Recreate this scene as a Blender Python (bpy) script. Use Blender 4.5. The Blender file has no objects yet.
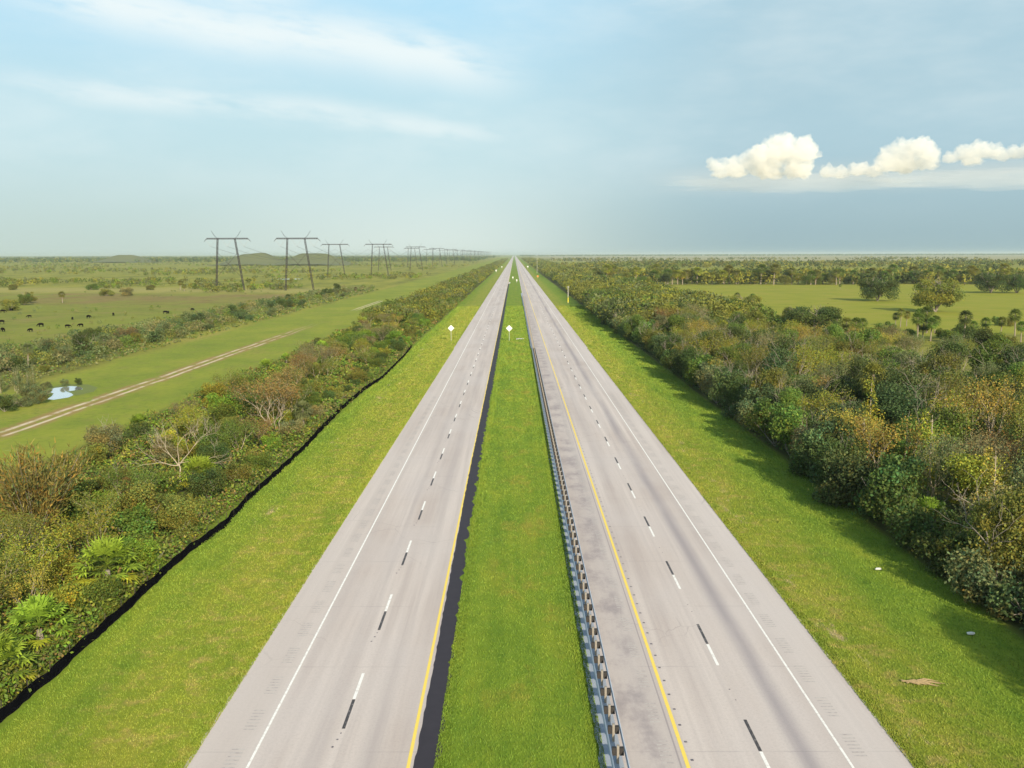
import bpy, bmesh, math, random
import numpy as np
from mathutils import Vector, Matrix, noise as mnoise

R = math.radians
random.seed(7)
rng = np.random.default_rng(11)
scene = bpy.context.scene
COL = scene.collection

# ------------------------------------------------------------------ camera, sky, sun
CAM_H, FPX = 22.86, 947.0
PITCH = math.atan(130 / FPX)
cd = bpy.data.cameras.new("camera")
cd.sensor_fit = 'HORIZONTAL'
cd.angle = 2 * math.atan(512 / FPX)
cd.clip_start, cd.clip_end = 0.5, 120000
cam = bpy.data.objects.new("camera", cd)
COL.objects.link(cam)
cam.matrix_world = (Matrix.Translation((0, 0, CAM_H)) @ Matrix.Rotation(R(0.15), 4, 'Z')
                    @ Matrix.Rotation(math.pi / 2 - PITCH, 4, 'X') @ Matrix.Rotation(R(-0.14), 4, 'Z'))
scene.camera = cam

SUN_EL = R(24)
SHADOW_AZ = R(-20)                      # shadows run forward and 20 degrees to the left
travel = Vector((math.sin(SHADOW_AZ) * math.cos(SUN_EL), math.cos(SHADOW_AZ) * math.cos(SUN_EL), -math.sin(SUN_EL)))
sd = bpy.data.lights.new("sun", 'SUN')
sd.energy = 4.5
sd.angle = R(1.0)
sd.color = (1.0, 0.87, 0.68)
sun = bpy.data.objects.new("sun", sd)
sun.rotation_euler = travel.to_track_quat('-Z', 'Y').to_euler()
COL.objects.link(sun)
S = -travel                              # towards the sun

scene.view_settings.view_transform = 'Standard'
scene.view_settings.look = 'None'
scene.view_settings.exposure = 0.72
scene.view_settings.gamma = 1.0
scene.view_settings.use_curve_mapping = False
scene.cycles.use_denoising = True
scene.cycles.max_bounces = 12
scene.cycles.diffuse_bounces = 3
scene.cycles.glossy_bounces = 2
scene.cycles.transmission_bounces = 3
scene.cycles.transparent_max_bounces = 12
scene.cycles.volume_bounces = 10
scene.cycles.sample_clamp_indirect = 6


class NT:
    """small node-tree writer"""
    def __init__(self, tree):
        self.t, self.n, self.l = tree, tree.nodes, tree.links
        self.n.clear()

    def node(self, kind, **kw):
        nd = self.n.new(kind)
        for k, v in kw.items():
            setattr(nd, k, v)
        return nd

    def put(self, sock, val):
        if isinstance(val, bpy.types.NodeSocket):
            self.l.new(val, sock)
        elif val is not None:
            if sock.type == 'RGBA' and len(val) == 3:
                val = (*val, 1)
            sock.default_value = val

    def m(self, op, a, b=None, c=None, clamp=False):
        nd = self.node('ShaderNodeMath', operation=op, use_clamp=clamp)
        self.put(nd.inputs[0], a)
        if b is not None: self.put(nd.inputs[1], b)
        if c is not None: self.put(nd.inputs[2], c)
        return nd.outputs[0]

    def mix(self, f, a, b, blend='MIX'):
        nd = self.node('ShaderNodeMix', data_type='RGBA', blend_type=blend)
        self.put(nd.inputs[0], f); self.put(nd.inputs[6], a); self.put(nd.inputs[7], b)
        return nd.outputs[2]

    def step(self, v, lo, hi):
        nd = self.node('ShaderNodeMapRange', interpolation_type='SMOOTHSTEP')
        self.put(nd.inputs[0], v)
        nd.inputs[1].default_value = lo; nd.inputs[2].default_value = hi
        return nd.outputs[0]

    def box(self, v, a, b, s):
        return self.m('MULTIPLY', self.step(v, a - s, a + s), self.m('SUBTRACT', 1.0, self.step(v, b - s, b + s)))

    def xyz(self, vec):
        nd = self.node('ShaderNodeSeparateXYZ'); self.put(nd.inputs[0], vec)
        return nd.outputs

    def comb(self, x, y, z=0.0):
        nd = self.node('ShaderNodeCombineXYZ')
        self.put(nd.inputs[0], x); self.put(nd.inputs[1], y); self.put(nd.inputs[2], z)
        return nd.outputs[0]

    def noise(self, vec, scale, detail=4, rough=0.55, sc=None, dist=0.0):
        if sc:
            mp = self.node('ShaderNodeVectorMath', operation='MULTIPLY')
            self.put(mp.inputs[0], vec); mp.inputs[1].default_value = sc
            vec = mp.outputs[0]
        nd = self.node('ShaderNodeTexNoise')
        self.put(nd.inputs['Vector'], vec)
        nd.inputs['Scale'].default_value = scale
        nd.inputs['Detail'].default_value = detail
        nd.inputs['Roughness'].default_value = rough
        nd.inputs['Distortion'].default_value = dist
        return nd.outputs[0]

    def ramp(self, f, stops):
        nd = self.node('ShaderNodeValToRGB')
        self.put(nd.inputs[0], f)
        e = nd.color_ramp.elements
        while len(e) < len(stops): e.new(0.5)
        for q, (p, c) in zip(e, stops):
            q.position = p; q.color = (*c, 1)
        return nd.outputs[0]


# world: Nishita sky with thin cirrus laid out by direction
w = bpy.data.worlds.new("World"); scene.world = w; w.use_nodes = True
t = NT(w.node_tree)
sky = t.node('ShaderNodeTexSky', sky_type='NISHITA')
sky.sun_disc = False
sky.sun_elevation = SUN_EL
sky.sun_rotation = math.atan2(S.x, S.y)
sky.altitude = 20; sky.air_density = 1.0; sky.dust_density = 1.6; sky.ozone_density = 1.6
tc = t.node('ShaderNodeTexCoord').outputs['Generated']
o = t.xyz(tc)
az = t.m('MULTIPLY', t.m('ARCTAN2', o[0], o[1]), 57.2958)
el = t.m('MULTIPLY', t.m('ARCSINE', o[2]), 57.2958)
pos = t.comb(az, el, 0.0)
def streak(a, b, width, az0, az1, sc, thr, seed):
    c = t.m('ADD', t.m('MULTIPLY', az, a), b)
    wob = t.m('MULTIPLY', t.m('SUBTRACT', t.noise(t.comb(az, seed, 0.0), 0.09, 2), 0.5), 2.2)
    d = t.m('DIVIDE', t.m('SUBTRACT', el, t.m('ADD', c, wob)), width)
    g = t.m('EXPONENT', t.m('MULTIPLY', t.m('MULTIPLY', d, d), -1.0))
    n = t.noise(t.comb(az, t.m('SUBTRACT', t.m('MULTIPLY', el, 4.5), t.m('MULTIPLY', az, a * 4.5)), seed), sc, 6, 0.62)
    return t.m('MULTIPLY', t.m('MULTIPLY', g, t.step(n, thr, thr + 0.34)), t.box(az, az0, az1, 4.0))
s1 = streak(-0.11, 10.6, 1.5, -27, -1, 0.15, 0.22, 3.1)
s2 = streak(-0.075, 7.0, 0.75, -27, -1, 0.15, 0.26, 9.4)
s3 = streak(-0.09, 12.6, 1.5, -34, -12, 0.12, 0.25, 5.7)
s4 = streak(0.02, 14.6, 1.6, 2, 40, 0.09, 0.36, 14.2)
veil = t.m('MULTIPLY', t.step(t.noise(t.comb(az, t.m('MULTIPLY', el, 3.0), 2.0), 0.07, 5, 0.6), 0.36, 0.78), 0.30)
veil = t.m('MULTIPLY', veil, t.step(el, 1.0, 7.0))
cir = t.m('MAXIMUM', t.m('MAXIMUM', t.m('MULTIPLY', s1, 0.8), t.m('MULTIPLY', s2, 0.55)), t.m('MAXIMUM', t.m('MULTIPLY', s3, 0.6), t.m('MULTIPLY', s4, 0.4)))
cir = t.m('MAXIMUM', cir, veil)
# distant haze layer towards the horizon, greyer under the rain-laden air on the right
right = t.box(az, 6.0, 70.0, 10.0)
centre = t.box(az, -14.0, 4.0, 10.0)
low_c = t.mix(centre, (2.35, 2.85, 2.6), (3.05, 3.45, 3.2))
low_c = t.mix(right, low_c, (1.45, 2.02, 2.17))
mid_c = t.mix(right, (2.35, 3.25, 3.5), (1.85, 2.65, 3.0))
top_c = t.mix(right, (1.95, 3.2, 4.0), (1.8, 2.65, 3.1))
hi_c = t.mix(1.0, sky.outputs[0], (1.20, 1.22, 1.0), 'MULTIPLY')
colr = t.mix(t.step(el, -1.0, 7.5), low_c, mid_c)
colr = t.mix(t.step(el, 6.0, 15.5), colr, top_c)
colr = t.mix(t.step(el, 13.0, 34.0), colr, hi_c)
bn = t.noise(t.comb(az, t.m('MULTIPLY', el, 4.0), 7.0), 0.5, 5, 0.6)
base_band = t.m('MULTIPLY', t.m('MULTIPLY', t.box(el, 3.75, 4.8, 0.7), t.box(az, 9.5, 34.0, 3.5)), t.step(bn, 0.05, 0.55))
colr = t.mix(t.m('MULTIPLY', base_band, 0.45), colr, (3.1, 3.2, 2.9))
colr = t.mix(cir, colr, (3.9, 4.15, 4.1))
bg = t.node('ShaderNodeBackground')
t.put(bg.inputs[0], colr)
bg.inputs[1].default_value = 0.145
out = t.node('ShaderNodeOutputWorld')
t.l.new(bg.outputs[0], out.inputs[0])


# ------------------------------------------------------------------ materials
def material(name, rough=0.8):
    m = bpy.data.materials.new(name); m.use_nodes = True
    t = NT(m.node_tree)
    b = t.node('ShaderNodeBsdfPrincipled'); b.inputs['Roughness'].default_value = rough
    b.inputs['Specular IOR Level'].default_value = 0.3
    o = t.node('ShaderNodeOutputMaterial'); t.l.new(b.outputs[0], o.inputs[0])
    t.b, t.o = b, o
    return m, t

def mottled(name, c1, c2, scale=6.0, rough=0.7, metal=0.0, bump=0.0):
    m, t = material(name, rough)
    co = t.node('ShaderNodeTexCoord').outputs['Object']
    n = t.noise(co, scale, 5, 0.6)
    t.put(t.b.inputs['Base Color'], t.mix(n, c1, c2))
    t.b.inputs['Metallic'].default_value = metal
    if bump:
        bp = t.node('ShaderNodeBump'); bp.inputs['Strength'].default_value = bump
        t.put(bp.inputs['Height'], n); t.l.new(bp.outputs[0], t.b.inputs['Normal'])
    return m

def bump(t, h, strength, dist):
    bp = t.node('ShaderNodeBump')
    bp.inputs['Strength'].default_value = strength; bp.inputs['Distance'].default_value = dist
    t.put(bp.inputs['Height'], h); t.l.new(bp.outputs[0], t.b.inputs['Normal'])

def leaf_material():
    """leaves: the object's own colour times a per-leaf tint, a little light coming through"""
    m, t = material("leaves", 0.65)
    oi = t.node('ShaderNodeObjectInfo')
    at = t.node('ShaderNodeAttribute', attribute_name='tint')
    c = t.mix(1.0, oi.outputs['Color'], at.outputs['Color'], 'MULTIPLY')
    hs = t.node('ShaderNodeHueSaturation')
    t.put(hs.inputs['Hue'], t.m('MULTIPLY_ADD', oi.outputs['Random'], 0.03, 0.485))
    t.put(hs.inputs['Value'], t.m('MULTIPLY_ADD', oi.outputs['Random'], 0.35, 0.82))
    t.put(hs.inputs['Color'], c)
    t.put(t.b.inputs['Base Color'], hs.outputs[0])
    t.b.inputs['Specular IOR Level'].default_value = 0.2
    tr = t.node('ShaderNodeBsdfTranslucent'); t.put(tr.inputs[0], hs.outputs[0])
    mx = t.node('ShaderNodeMixShader'); mx.inputs[0].default_value = 0.28
    t.l.new(t.b.outputs[0], mx.inputs[1]); t.l.new(tr.outputs[0], mx.inputs[2])
    t.l.new(mx.outputs[0], t.o.inputs[0])
    return m

M = {}
M['leaf'] = leaf_material()
M['bark'] = mottled("bark", (0.16, 0.13, 0.10), (0.30, 0.26, 0.21), 3, 0.9)
M['pale_bark'] = mottled("pale_bark", (0.44, 0.37, 0.27), (0.28, 0.23, 0.17), 3, 0.9)
M['palm_bark'] = mottled("palm_bark", (0.30, 0.25, 0.18), (0.16, 0.13, 0.10), 4, 0.9)
M['steel'] = mottled("galvanised_steel", (0.30, 0.34, 0.40), (0.42, 0.46, 0.52), 2.0, 0.5, 0.1)
M['wood'] = mottled("weathered_timber", (0.27, 0.24, 0.20), (0.17, 0.15, 0.12), 5, 0.85)
M['lattice'] = mottled("dark_weathered_steel", (0.018, 0.014, 0.016), (0.035, 0.028, 0.028), 0.5, 0.7)
M['cable'] = mottled("cable", (0.06, 0.06, 0.065), (0.09, 0.09, 0.09), 1, 0.6)
M['sign_back'] = mottled("bare_aluminium", (0.62, 0.64, 0.60), (0.50, 0.52, 0.50), 3, 0.5)
M['post'] = mottled("galvanised_post", (0.30, 0.31, 0.30), (0.40, 0.40, 0.38), 4, 0.6)
M['pale_pole'] = mottled("pale_pole", (0.55, 0.54, 0.46), (0.42, 0.40, 0.34), 1.5, 0.8)
M['yellow'] = mottled("yellow_plastic", (0.75, 0.62, 0.05), (0.6, 0.5, 0.05), 3, 0.5)
M['orange'] = mottled("orange_sheet", (0.75, 0.22, 0.05), (0.6, 0.18, 0.05), 3, 0.5)
M['white'] = mottled("white_plastic", (0.6, 0.6, 0.56), (0.4, 0.4, 0.37), 4, 0.5)
M['cow'] = mottled("black_hide", (0.005, 0.004, 0.004), (0.010, 0.008, 0.007), 3, 0.7)
M['straw'] = mottled("dry_straw", (0.34, 0.25, 0.14), (0.22, 0.17, 0.08), 9, 0.95)
M['stake'] = mottled("stake", (0.06, 0.05, 0.035), (0.03, 0.025, 0.02), 7, 0.9)
M['fabric'] = mottled("black_woven_fabric", (0.003, 0.003, 0.004), (0.007, 0.007, 0.009), 1.2, 0.95)
M['fabric'].node_tree.nodes['Principled BSDF'].inputs['Specular IOR Level'].default_value = 0
M['concrete'] = mottled("concrete", (0.42, 0.42, 0.40), (0.30, 0.30, 0.29), 2, 0.9)


# ------------------------------------------------------------------ object helpers
def tag(o, label=None, cat=None, group=None, kind=None):
    if label: o['label'] = label
    if cat: o['category'] = cat
    if group: o['group'] = group
    if kind: o['kind'] = kind
    return o

def link(name, me, parent=None, mats=()):
    o = bpy.data.objects.new(name, me)
    COL.objects.link(o)
    for m in mats:
        if m.name not in [x.name for x in me.materials if x]: me.materials.append(m)
    if parent: o.parent = parent
    return o

def empty(name, loc=(0, 0, 0), rz=0.0, sc=1.0):
    o = bpy.data.objects.new(name, None); COL.objects.link(o)
    o.empty_display_size = 0.3
    o.location = loc; o.rotation_euler = (0, 0, rz); o.scale = (sc, sc, sc) if isinstance(sc, float) else sc
    return o

def copy_tree(o, parent=None, data=True):
    c = o.copy(); COL.objects.link(c)
    if parent is not None: c.parent = parent
    for ch in list(KIDS.get(o.name, ())):
        copy_tree(ch, c)
    return c

KIDS = {}
def adopt(parent, *kids):
    for k in kids:
        k.parent = parent
    KIDS.setdefault(parent.name, []).extend(kids)

def np_mesh(name, verts, faces_quads=None, tris=None, tint=None):
    me = bpy.data.meshes.new(name)
    verts = np.asarray(verts, dtype=np.float32).reshape(-1, 3)
    nq = 0 if faces_quads is None else len(faces_quads)
    nt = 0 if tris is None else len(tris)
    me.vertices.add(len(verts)); me.vertices.foreach_set('co', verts.ravel())
    loops = []
    starts = []
    if nq:
        loops.append(np.asarray(faces_quads, dtype=np.int32).ravel()); starts.append(np.arange(nq) * 4)
    if nt:
        loops.append(np.asarray(tris, dtype=np.int32).ravel()); starts.append(nq * 4 + np.arange(nt) * 3)
    lp = np.concatenate(loops)
    me.loops.add(len(lp)); me.loops.foreach_set('vertex_index', lp)
    me.polygons.add(nq + nt); me.polygons.foreach_set('loop_start', np.concatenate(starts).astype(np.int32))
    if tint is not None:
        a = me.attributes.new('tint', 'FLOAT_COLOR', 'POINT')
        a.data.foreach_set('color', np.asarray(tint, dtype=np.float32).ravel())
    me.update(calc_edges=True)
    me.validate()
    return me

def leaf_quads(c, size, out, tint, flat=0.6):
    """diamond leaves at c (N,3), half-length size (N,), facing roughly out"""
    n = len(c)
    nrm = out * flat + rng.normal(size=(n, 3)) * 0.75
    nrm /= np.linalg.norm(nrm, axis=1, keepdims=True) + 1e-9
    r = rng.normal(size=(n, 3))
    u = np.cross(nrm, r); u /= np.linalg.norm(u, axis=1, keepdims=True) + 1e-9
    v = np.cross(nrm, u)
    s = size[:, None]
    V = np.stack([c + u * s, c + v * s * 0.62, c - u * s, c - v * s * 0.62], axis=1)
    return V.reshape(-1, 3), np.repeat(tint, 4, axis=0)

def tint_of(n, lum=0.2, hue=0.12, base=(1, 1, 1)):
    l = np.clip(rng.normal(1, lum, n), 0.45, 1.7)
    h = rng.normal(0, hue, n)
    t = np.ones((n, 4))
    t[:, 0] = l * (1 + h) * base[0]; t[:, 1] = l * base[1]; t[:, 2] = l * (1 - h * 0.5) * base[2]
    return t

def lobes_to_points(lobes, n, shell=0.7):
    """points spread over a crown of lobes (x,y,z,r,squash); outward directions; a light or dark tint per lobe"""
    L = np.asarray(lobes, dtype=float)
    wgt = L[:, 3] ** 2; idx = rng.choice(len(L), n, p=wgt / wgt.sum())
    d = rng.normal(size=(n, 3)); d /= np.linalg.norm(d, axis=1, keepdims=True)
    rr = L[idx, 3] * np.where(rng.random(n) < shell, rng.uniform(0.78, 1.12, n), rng.random(n) ** 0.5)
    # small sprigs stand out of the surface so that the outline is uneven
    spr = rng.random(n) < 0.13
    rr = rr * np.where(spr, rng.uniform(1.1, 1.55, n), 1)
    p = L[idx, :3] + d * rr[:, None] * np.stack([np.ones(n), np.ones(n), L[idx, 4]], axis=1)
    lob_l = rng.normal(1, 0.13, len(L))
    lob_h = rng.normal(0, .10, len(L))
    ll = np.clip(lob_l[idx], 0.6, 1.4)
    return p, d, np.stack([ll * (1 + lob_h[idx]), ll, ll * (1 - lob_h[idx])], 1)

def crown_mesh(name, lobes, n, leaf, shell=0.7, lum=0.2, hue=0.1, zmin=0.15):
    p, d, l = lobes_to_points(lobes, n, shell)
    keep = p[:, 2] > zmin
    p, d, l = p[keep], d[keep], l[keep]
    k = len(p)
    tn = tint_of(k, lum, hue); tn[:, :3] *= l
    V, T = leaf_quads(p, rng.uniform(0.6, 1.3, k) * leaf, d, tn)
    me = np_mesh(name, V, np.arange(4 * k).reshape(-1, 4), tint=T)
    me.materials.append(M['leaf'])
    return me

class Tubes:
    """tapered tubes along polylines gathered into one mesh"""
    def __init__(self, sides=6): self.v, self.f, self.s = [], [], sides
    def tube(self, pts, rad):
        s = self.s; base = len(self.v); P = [Vector(p) for p in pts]
        for i, p in enumerate(P):
            d = (P[min(i + 1, len(P) - 1)] - P[max(i - 1, 0)]).normalized()
            a = d.orthogonal().normalized(); b = d.cross(a)
            for k in range(s):
                th = 2 * math.pi * k / s
                self.v.append(p + (a * math.cos(th) + b * math.sin(th)) * rad[i])
        for i in range(len(P) - 1):
            for k in range(s):
                q = base + i * s
                self.f.append((q + k, q + (k + 1) % s, q + s + (k + 1) % s, q + s + k))
        self.f.append(tuple(base + k for k in range(s))[::-1])
        self.f.append(tuple(base + (len(P) - 1) * s + k for k in range(s)))
    def box(self, c, sz, rot=0.0):
        b = len(self.v); c = Vector(c); rm = Matrix.Rotation(rot, 3, 'Z')
        for dx in (-.5, .5):
            for dy in (-.5, .5):
                for dz in (-.5, .5):
                    self.v.append(c + rm @ Vector((dx * sz[0], dy * sz[1], dz * sz[2])))
        for f in ((0, 1, 3, 2), (4, 6, 7, 5), (0, 4, 5, 1), (2, 3, 7, 6), (0, 2, 6, 4), (1, 5, 7, 3)):
            self.f.append(tuple(b + q for q in f))
    def mesh(self, name, mat):
        me = bpy.data.meshes.new(name)
        me.from_pydata([tuple(v) for v in self.v], [], self.f); me.update()
        me.materials.append(mat)
        return me

def grow(T, p, d, length, rad, depth, tips, spread=0.6, up=0.15, kids=3):
    """a limb that bends a little and forks"""
    pts, rr = [p], [rad]; n = 3
    q, dd = Vector(p), Vector(d).normalized()
    for i in range(n):
        dd = (dd + Vector((random.gauss(0, .22), random.gauss(0, .22), random.gauss(up * .3, .16)))).normalized()
        q = q + dd * length / n
        pts.append(q.copy()); rr.append(rad * (1 - 0.5 * (i + 1) / n))
    T.tube(pts, rr)
    if depth == 0:
        tips.append(q.copy()); return
    tips.append(q.copy())
    for k in range(kids):
        a = 2 * math.pi * (k + random.random() * .7) / kids
        side = dd.orthogonal().normalized(); side.rotate(Matrix.Rotation(a, 3, dd))
        nd = (dd + side * spread * random.uniform(.7, 1.4) + Vector((0, 0, up))).normalized()
        st = pts[-1] if k % 2 == 0 else pts[-2]
        grow(T, st, nd, length * random.uniform(.6, .82), rad * .5, depth - 1, tips, spread, up, kids)


# ------------------------------------------------------------------ tree kinds (each built once, then copied)
PROTO = {}
def proto(kind, name, parts):
    e = empty(name)
    obs = []
    for pn, me in parts:
        obs.append(link(pn, me, e))
    adopt(e, *obs)
    PROTO.setdefault(kind, []).append(e)
    return e

def rand_lobes(h, w, n, base=0.35, sq=0.8, rmin=.22, rmax=.38):
    """lobes arranged as a rounded crown of width w and top h"""
    L = [(0, 0, h * (base + 1) * .46, w * .26, (1 - base) * h / w * 0.9)]
    for i in range(n):
        a = random.uniform(0, 2 * math.pi); u = random.random()
        z = h * (base + (1 - base) * random.uniform(.1, .86))
        rel = (z / h - base) / (1 - base)
        rad = w * .5 * math.sqrt(max(0.05, 1 - (rel * 1.05 - .35) ** 2 * 1.6)) * random.uniform(.5, .82)
        r = w * random.uniform(rmin * .55, rmax) * .72
        L.append((math.cos(a) * rad, math.sin(a) * rad, min(z, h - r * .8), r, sq))
    return L

def build_broadleaf(k):
    h = [8.2, 7.2, 9.0, 7.6, 6.6][k]; w = [6.4, 7.2, 6.2, 5.4, 6.6][k]
    T = Tubes(6); tips = []
    grow(T, (0, 0, 0), (random.uniform(-.15, .15), random.uniform(-.1, .1), 1), h * .46, .13, 3, tips, .6, .25, 3)
    lob = rand_lobes(h * random.uniform(.92, 1.05), w, 20 + 2 * k, .14)
    return proto('broadleaf', 'broadleaf_tree', [('trunk', T.mesh('trunk', M['bark'])),
                 ('crown', crown_mesh('crown', lob, 9500, .135, .62))])

def build_oak(k):
    h, w = [(12.5, 22), (13.5, 19)][k]
    T = Tubes(7); tips = []
    for a in range(4):
        grow(T, (0, 0, 0) if a else (0, 0, 0), (math.cos(a * 1.6) * .5, math.sin(a * 1.6) * .5, 1), h * .5, .42, 2, tips, .7, .1, 3)
    lob = rand_lobes(h, w, 38, .10, .62, .15, .25)
    return proto('oak', 'oak_tree', [('trunk', T.mesh('trunk', M['bark'])), ('crown', crown_mesh('crown', lob, 15000, .27))])

def build_shrub(k):
    h = [3.0, 2.3, 3.8, 2.6][k]; w = [4.2, 3.8, 3.8, 3.2][k]
    T = Tubes(5); tips = []
    for a in range(4):
        grow(T, (0, 0, 0), (math.cos(a * 1.6) * .6, math.sin(a * 1.6) * .6, 1), h * .45, .05, 1, tips, .6, .2, 3)
    lob = rand_lobes(h, w, 11, .0, .8)
    return proto('shrub', 'shrub', [('stem', T.mesh('stem', M['bark'])),
                 ('crown', crown_mesh('crown', lob, [7500, 6000, 6800, 5000][k], .088, .6, .24, .16))])

def build_sparse(k):
    """pale-limbed tree whose thin leaves let the branches show"""
    T = Tubes(5); tips = []
    h = [7.6, 7.0, 8.4][k]
    for a in range([3, 2, 3][k]):
        grow(T, (0, 0, 0), (math.cos(a * 2.3 + k) * .35, math.sin(a * 2.3 + k) * .35, 1), h * .40, .07, 3, tips, .42, .28, 3)
    zmax = max(q.z for q in tips)
    P = np.array([tuple(q) for q in tips if q.z > h * .25])
    n = [4200, 3000, 4000][k]
    idx = rng.choice(len(P), n)
    c = P[idx] + rng.normal(size=(n, 3)) * .46
    d = rng.normal(size=(n, 3))
    V, TT = leaf_quads(c, rng.uniform(.6, 1.3, n) * .105, d, tint_of(n, .22, .16))
    me = np_mesh('crown', V, np.arange(4 * n).reshape(-1, 4), tint=TT); me.materials.append(M['leaf'])
    return proto('sparse', 'sparse_tree', [('trunk', T.mesh('trunk', M['pale_bark'])), ('crown', me)])

def build_dead(k):
    T = Tubes(5); tips = []
    if k == 0:
        grow(T, (0, 0, 0), (-.12, 0, 1), 3.0, .13, 0, tips, .8, .1)
        for a, l, s in ((-.9, 3.0, .35), (.7, 3.6, .75), (.1, 3.4, 1.1), (1.0, 3.4, .25), (-.4, 3.2, .9)):
            grow(T, (tips[0].x, tips[0].y, tips[0].z * random.uniform(.8, 1)), (a, random.uniform(-.4, .4), s), l, .07, 3, [], .55, .08, 3)
    else:
        for a in range(3):
            grow(T, (0, 0, 0), (math.cos(a * 2.1) * .5, math.sin(a * 2.1) * .5, 1), 3.2, .07, 3, tips, .6, .1, 3)
    return proto('dead', 'bare_tree', [('trunk', T.mesh('trunk', M['pale_bark']))])

def build_slender(k):
    T = Tubes(5)
    h = [8.5, 7.5][k]
    T.tube([(0, 0, 0), (.1, 0, h * .4), (0, .1, h * .75), (0.05, 0, h)], [.11, .08, .05, .02])
    for i in range(22):
        z = h * random.uniform(.25, .93); a = random.uniform(0, 6.28); l = 1.3 * (1.1 - z / h)
        T.tube([(0, 0, z), (math.cos(a) * l * .6, math.sin(a) * l * .6, z + l * .6)], [.025, .01])
    lob = [(random.gauss(0, .3), random.gauss(0, .3), z, (.95 if z < h * .6 else .6) * random.uniform(.6, 1.1), 1.3) for z in np.linspace(h * .28, h * .97, 10)]
    return proto('slender', 'slender_tree', [('trunk', T.mesh('trunk', M['pale_bark'])), ('crown', crown_mesh('crown', lob, 1700, .11, .55, .25, .15))])

def build_feathery(k):
    """casuarina-like tree of upright wispy sprays"""
    T = Tubes(5); tips = []
    n = 2600; h = 6.8; P = []; out = []
    for a in range(64):
        th = random.uniform(0, 6.28); lean = random.uniform(.05, .62); l = random.uniform(.65, 1.0) * h
        d = Vector((math.cos(th) * lean, math.sin(th) * lean, 1)).normalized()
        T.tube([(0, 0, .1), tuple(d * l * .5), tuple(d * l + Vector((0, 0, .2)))], [.035, .02, .006])
        for i in range(150):
            u = random.uniform(.22, 1.02); q = d * l * u + Vector((random.gauss(0, .24), random.gauss(0, .24), random.gauss(0, .2)))
            P.append(tuple(q)); out.append(tuple(d))
    P = np.array(P); D = np.array(out); m = len(P)
    # needles: long thin triangles leaning with the spray
    d = D + rng.normal(size=(m, 3)) * .45; d /= np.linalg.norm(d, axis=1, keepdims=True)
    sd_ = np.cross(d, rng.normal(size=(m, 3))); sd_ /= np.linalg.norm(sd_, axis=1, keepdims=True)
    V = np.stack([P - sd_ * .035, P + sd_ * .035, P + d * rng.uniform(.3, .6, m)[:, None]], axis=1).reshape(-1, 3)
    me = np_mesh('crown', V, tris=np.arange(3 * m).reshape(-1, 3), tint=np.repeat(tint_of(m, .28, .24), 3, axis=0)); me.materials.append(M['leaf'])
    return proto('feathery', 'feathery_tree', [('trunk', T.mesh('trunk', M['bark'])), ('crown', me)])

def frond_fans(nf, z0, L, fan, droop, lo=-.5, hi=1.35, leaflets=15, wid=.09, dead=.12):
    """fan-shaped fronds: a stalk, then a spread of narrow drooping leaflets"""
    V, Tt = [], []
    for i in range(nf):
        a = 2.4 * i + random.random() * .4; e = lo + (hi - lo) * ((i + .5) / nf)
        d = Vector((math.cos(a) * math.cos(e), math.sin(a) * math.cos(e), math.sin(e)))
        side = d.cross(Vector((0, 0, 1))); side = side.normalized() if side.length > .05 else Vector((1, 0, 0))
        upv = side.cross(d).normalized()
        hub = Vector((0, 0, z0)) + d * L - Vector((0, 0, droop * L * .35))
        old = e < lo + (hi - lo) * dead
        tone = (1.4, 1.0, .75) if old else (1.0, 1.0, 1.0)
        lu = random.uniform(.7, 1.3)
        V += [Vector((0, 0, z0)) - side * .02, Vector((0, 0, z0)) + side * .02, hub]
        Tt += [(lu * .9, lu * .8, lu, 1)] * 3
        for k in range(leaflets):
            b = (k / (leaflets - 1) - .5) * 3.6
            ld = (d * math.cos(b) + side * math.sin(b)).normalized()
            r = fan * (1 - .22 * abs(b) / 1.8) * random.uniform(.85, 1.1)
            tip = hub + ld * r - Vector((0, 0, droop * r * random.uniform(.3, .75))) + upv * random.uniform(-.05, .12)
            mid = hub + ld * r * .55 + upv * .05 * random.uniform(-1, 1)
            pr = ld.cross(upv).normalized() * wid
            l2 = lu * random.uniform(.8, 1.25)
            V += [hub, mid - pr, mid + pr, mid - pr, tip, mid + pr]
            Tt += [(l2 * tone[0], l2 * tone[1], l2 * tone[2], 1)] * 6
    return V, Tt

def build_palm(k):
    h = [6.2, 4.8, 7.4, 5.4][k]
    T = Tubes(8)
    lean = random.uniform(-.3, .3)
    T.tube([(0, 0, 0), (lean * .3, 0, h * .4), (lean, 0, h * .9), (lean, 0, h)], [.24, .19, .2, .16])
    V, Tt = frond_fans(60, h, 1.35, 1.2, .70, -1.1, 1.4, 9, .10, .09)
    V = [v + Vector((lean, 0, 0)) for v in V]
    me = np_mesh('crown', [tuple(v) for v in V], tris=np.arange(len(V)).reshape(-1, 3), tint=Tt); me.materials.append(M['leaf'])
    return proto('palm', 'palm_tree', [('trunk', T.mesh('trunk', M['palm_bark'])), ('crown', me)])

def build_young_palm(k):
    V, Tt = frond_fans([34, 44][k], [.9, 1.5][k], 1.15, .82, .42, -.25, 1.5, 13, .06, .10)
    me = np_mesh('crown', [tuple(v) for v in V], tris=np.arange(len(V)).reshape(-1, 3), tint=Tt); me.materials.append(M['leaf'])
    T = Tubes(7); z = [.9, 1.6][k]
    T.tube([(0, 0, 0), (0, 0, z * .8)], [.2, .12])
    return proto('young_palm', 'young_palm', [('trunk', T.mesh('trunk', M['bark'])), ('crown', me)])

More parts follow.
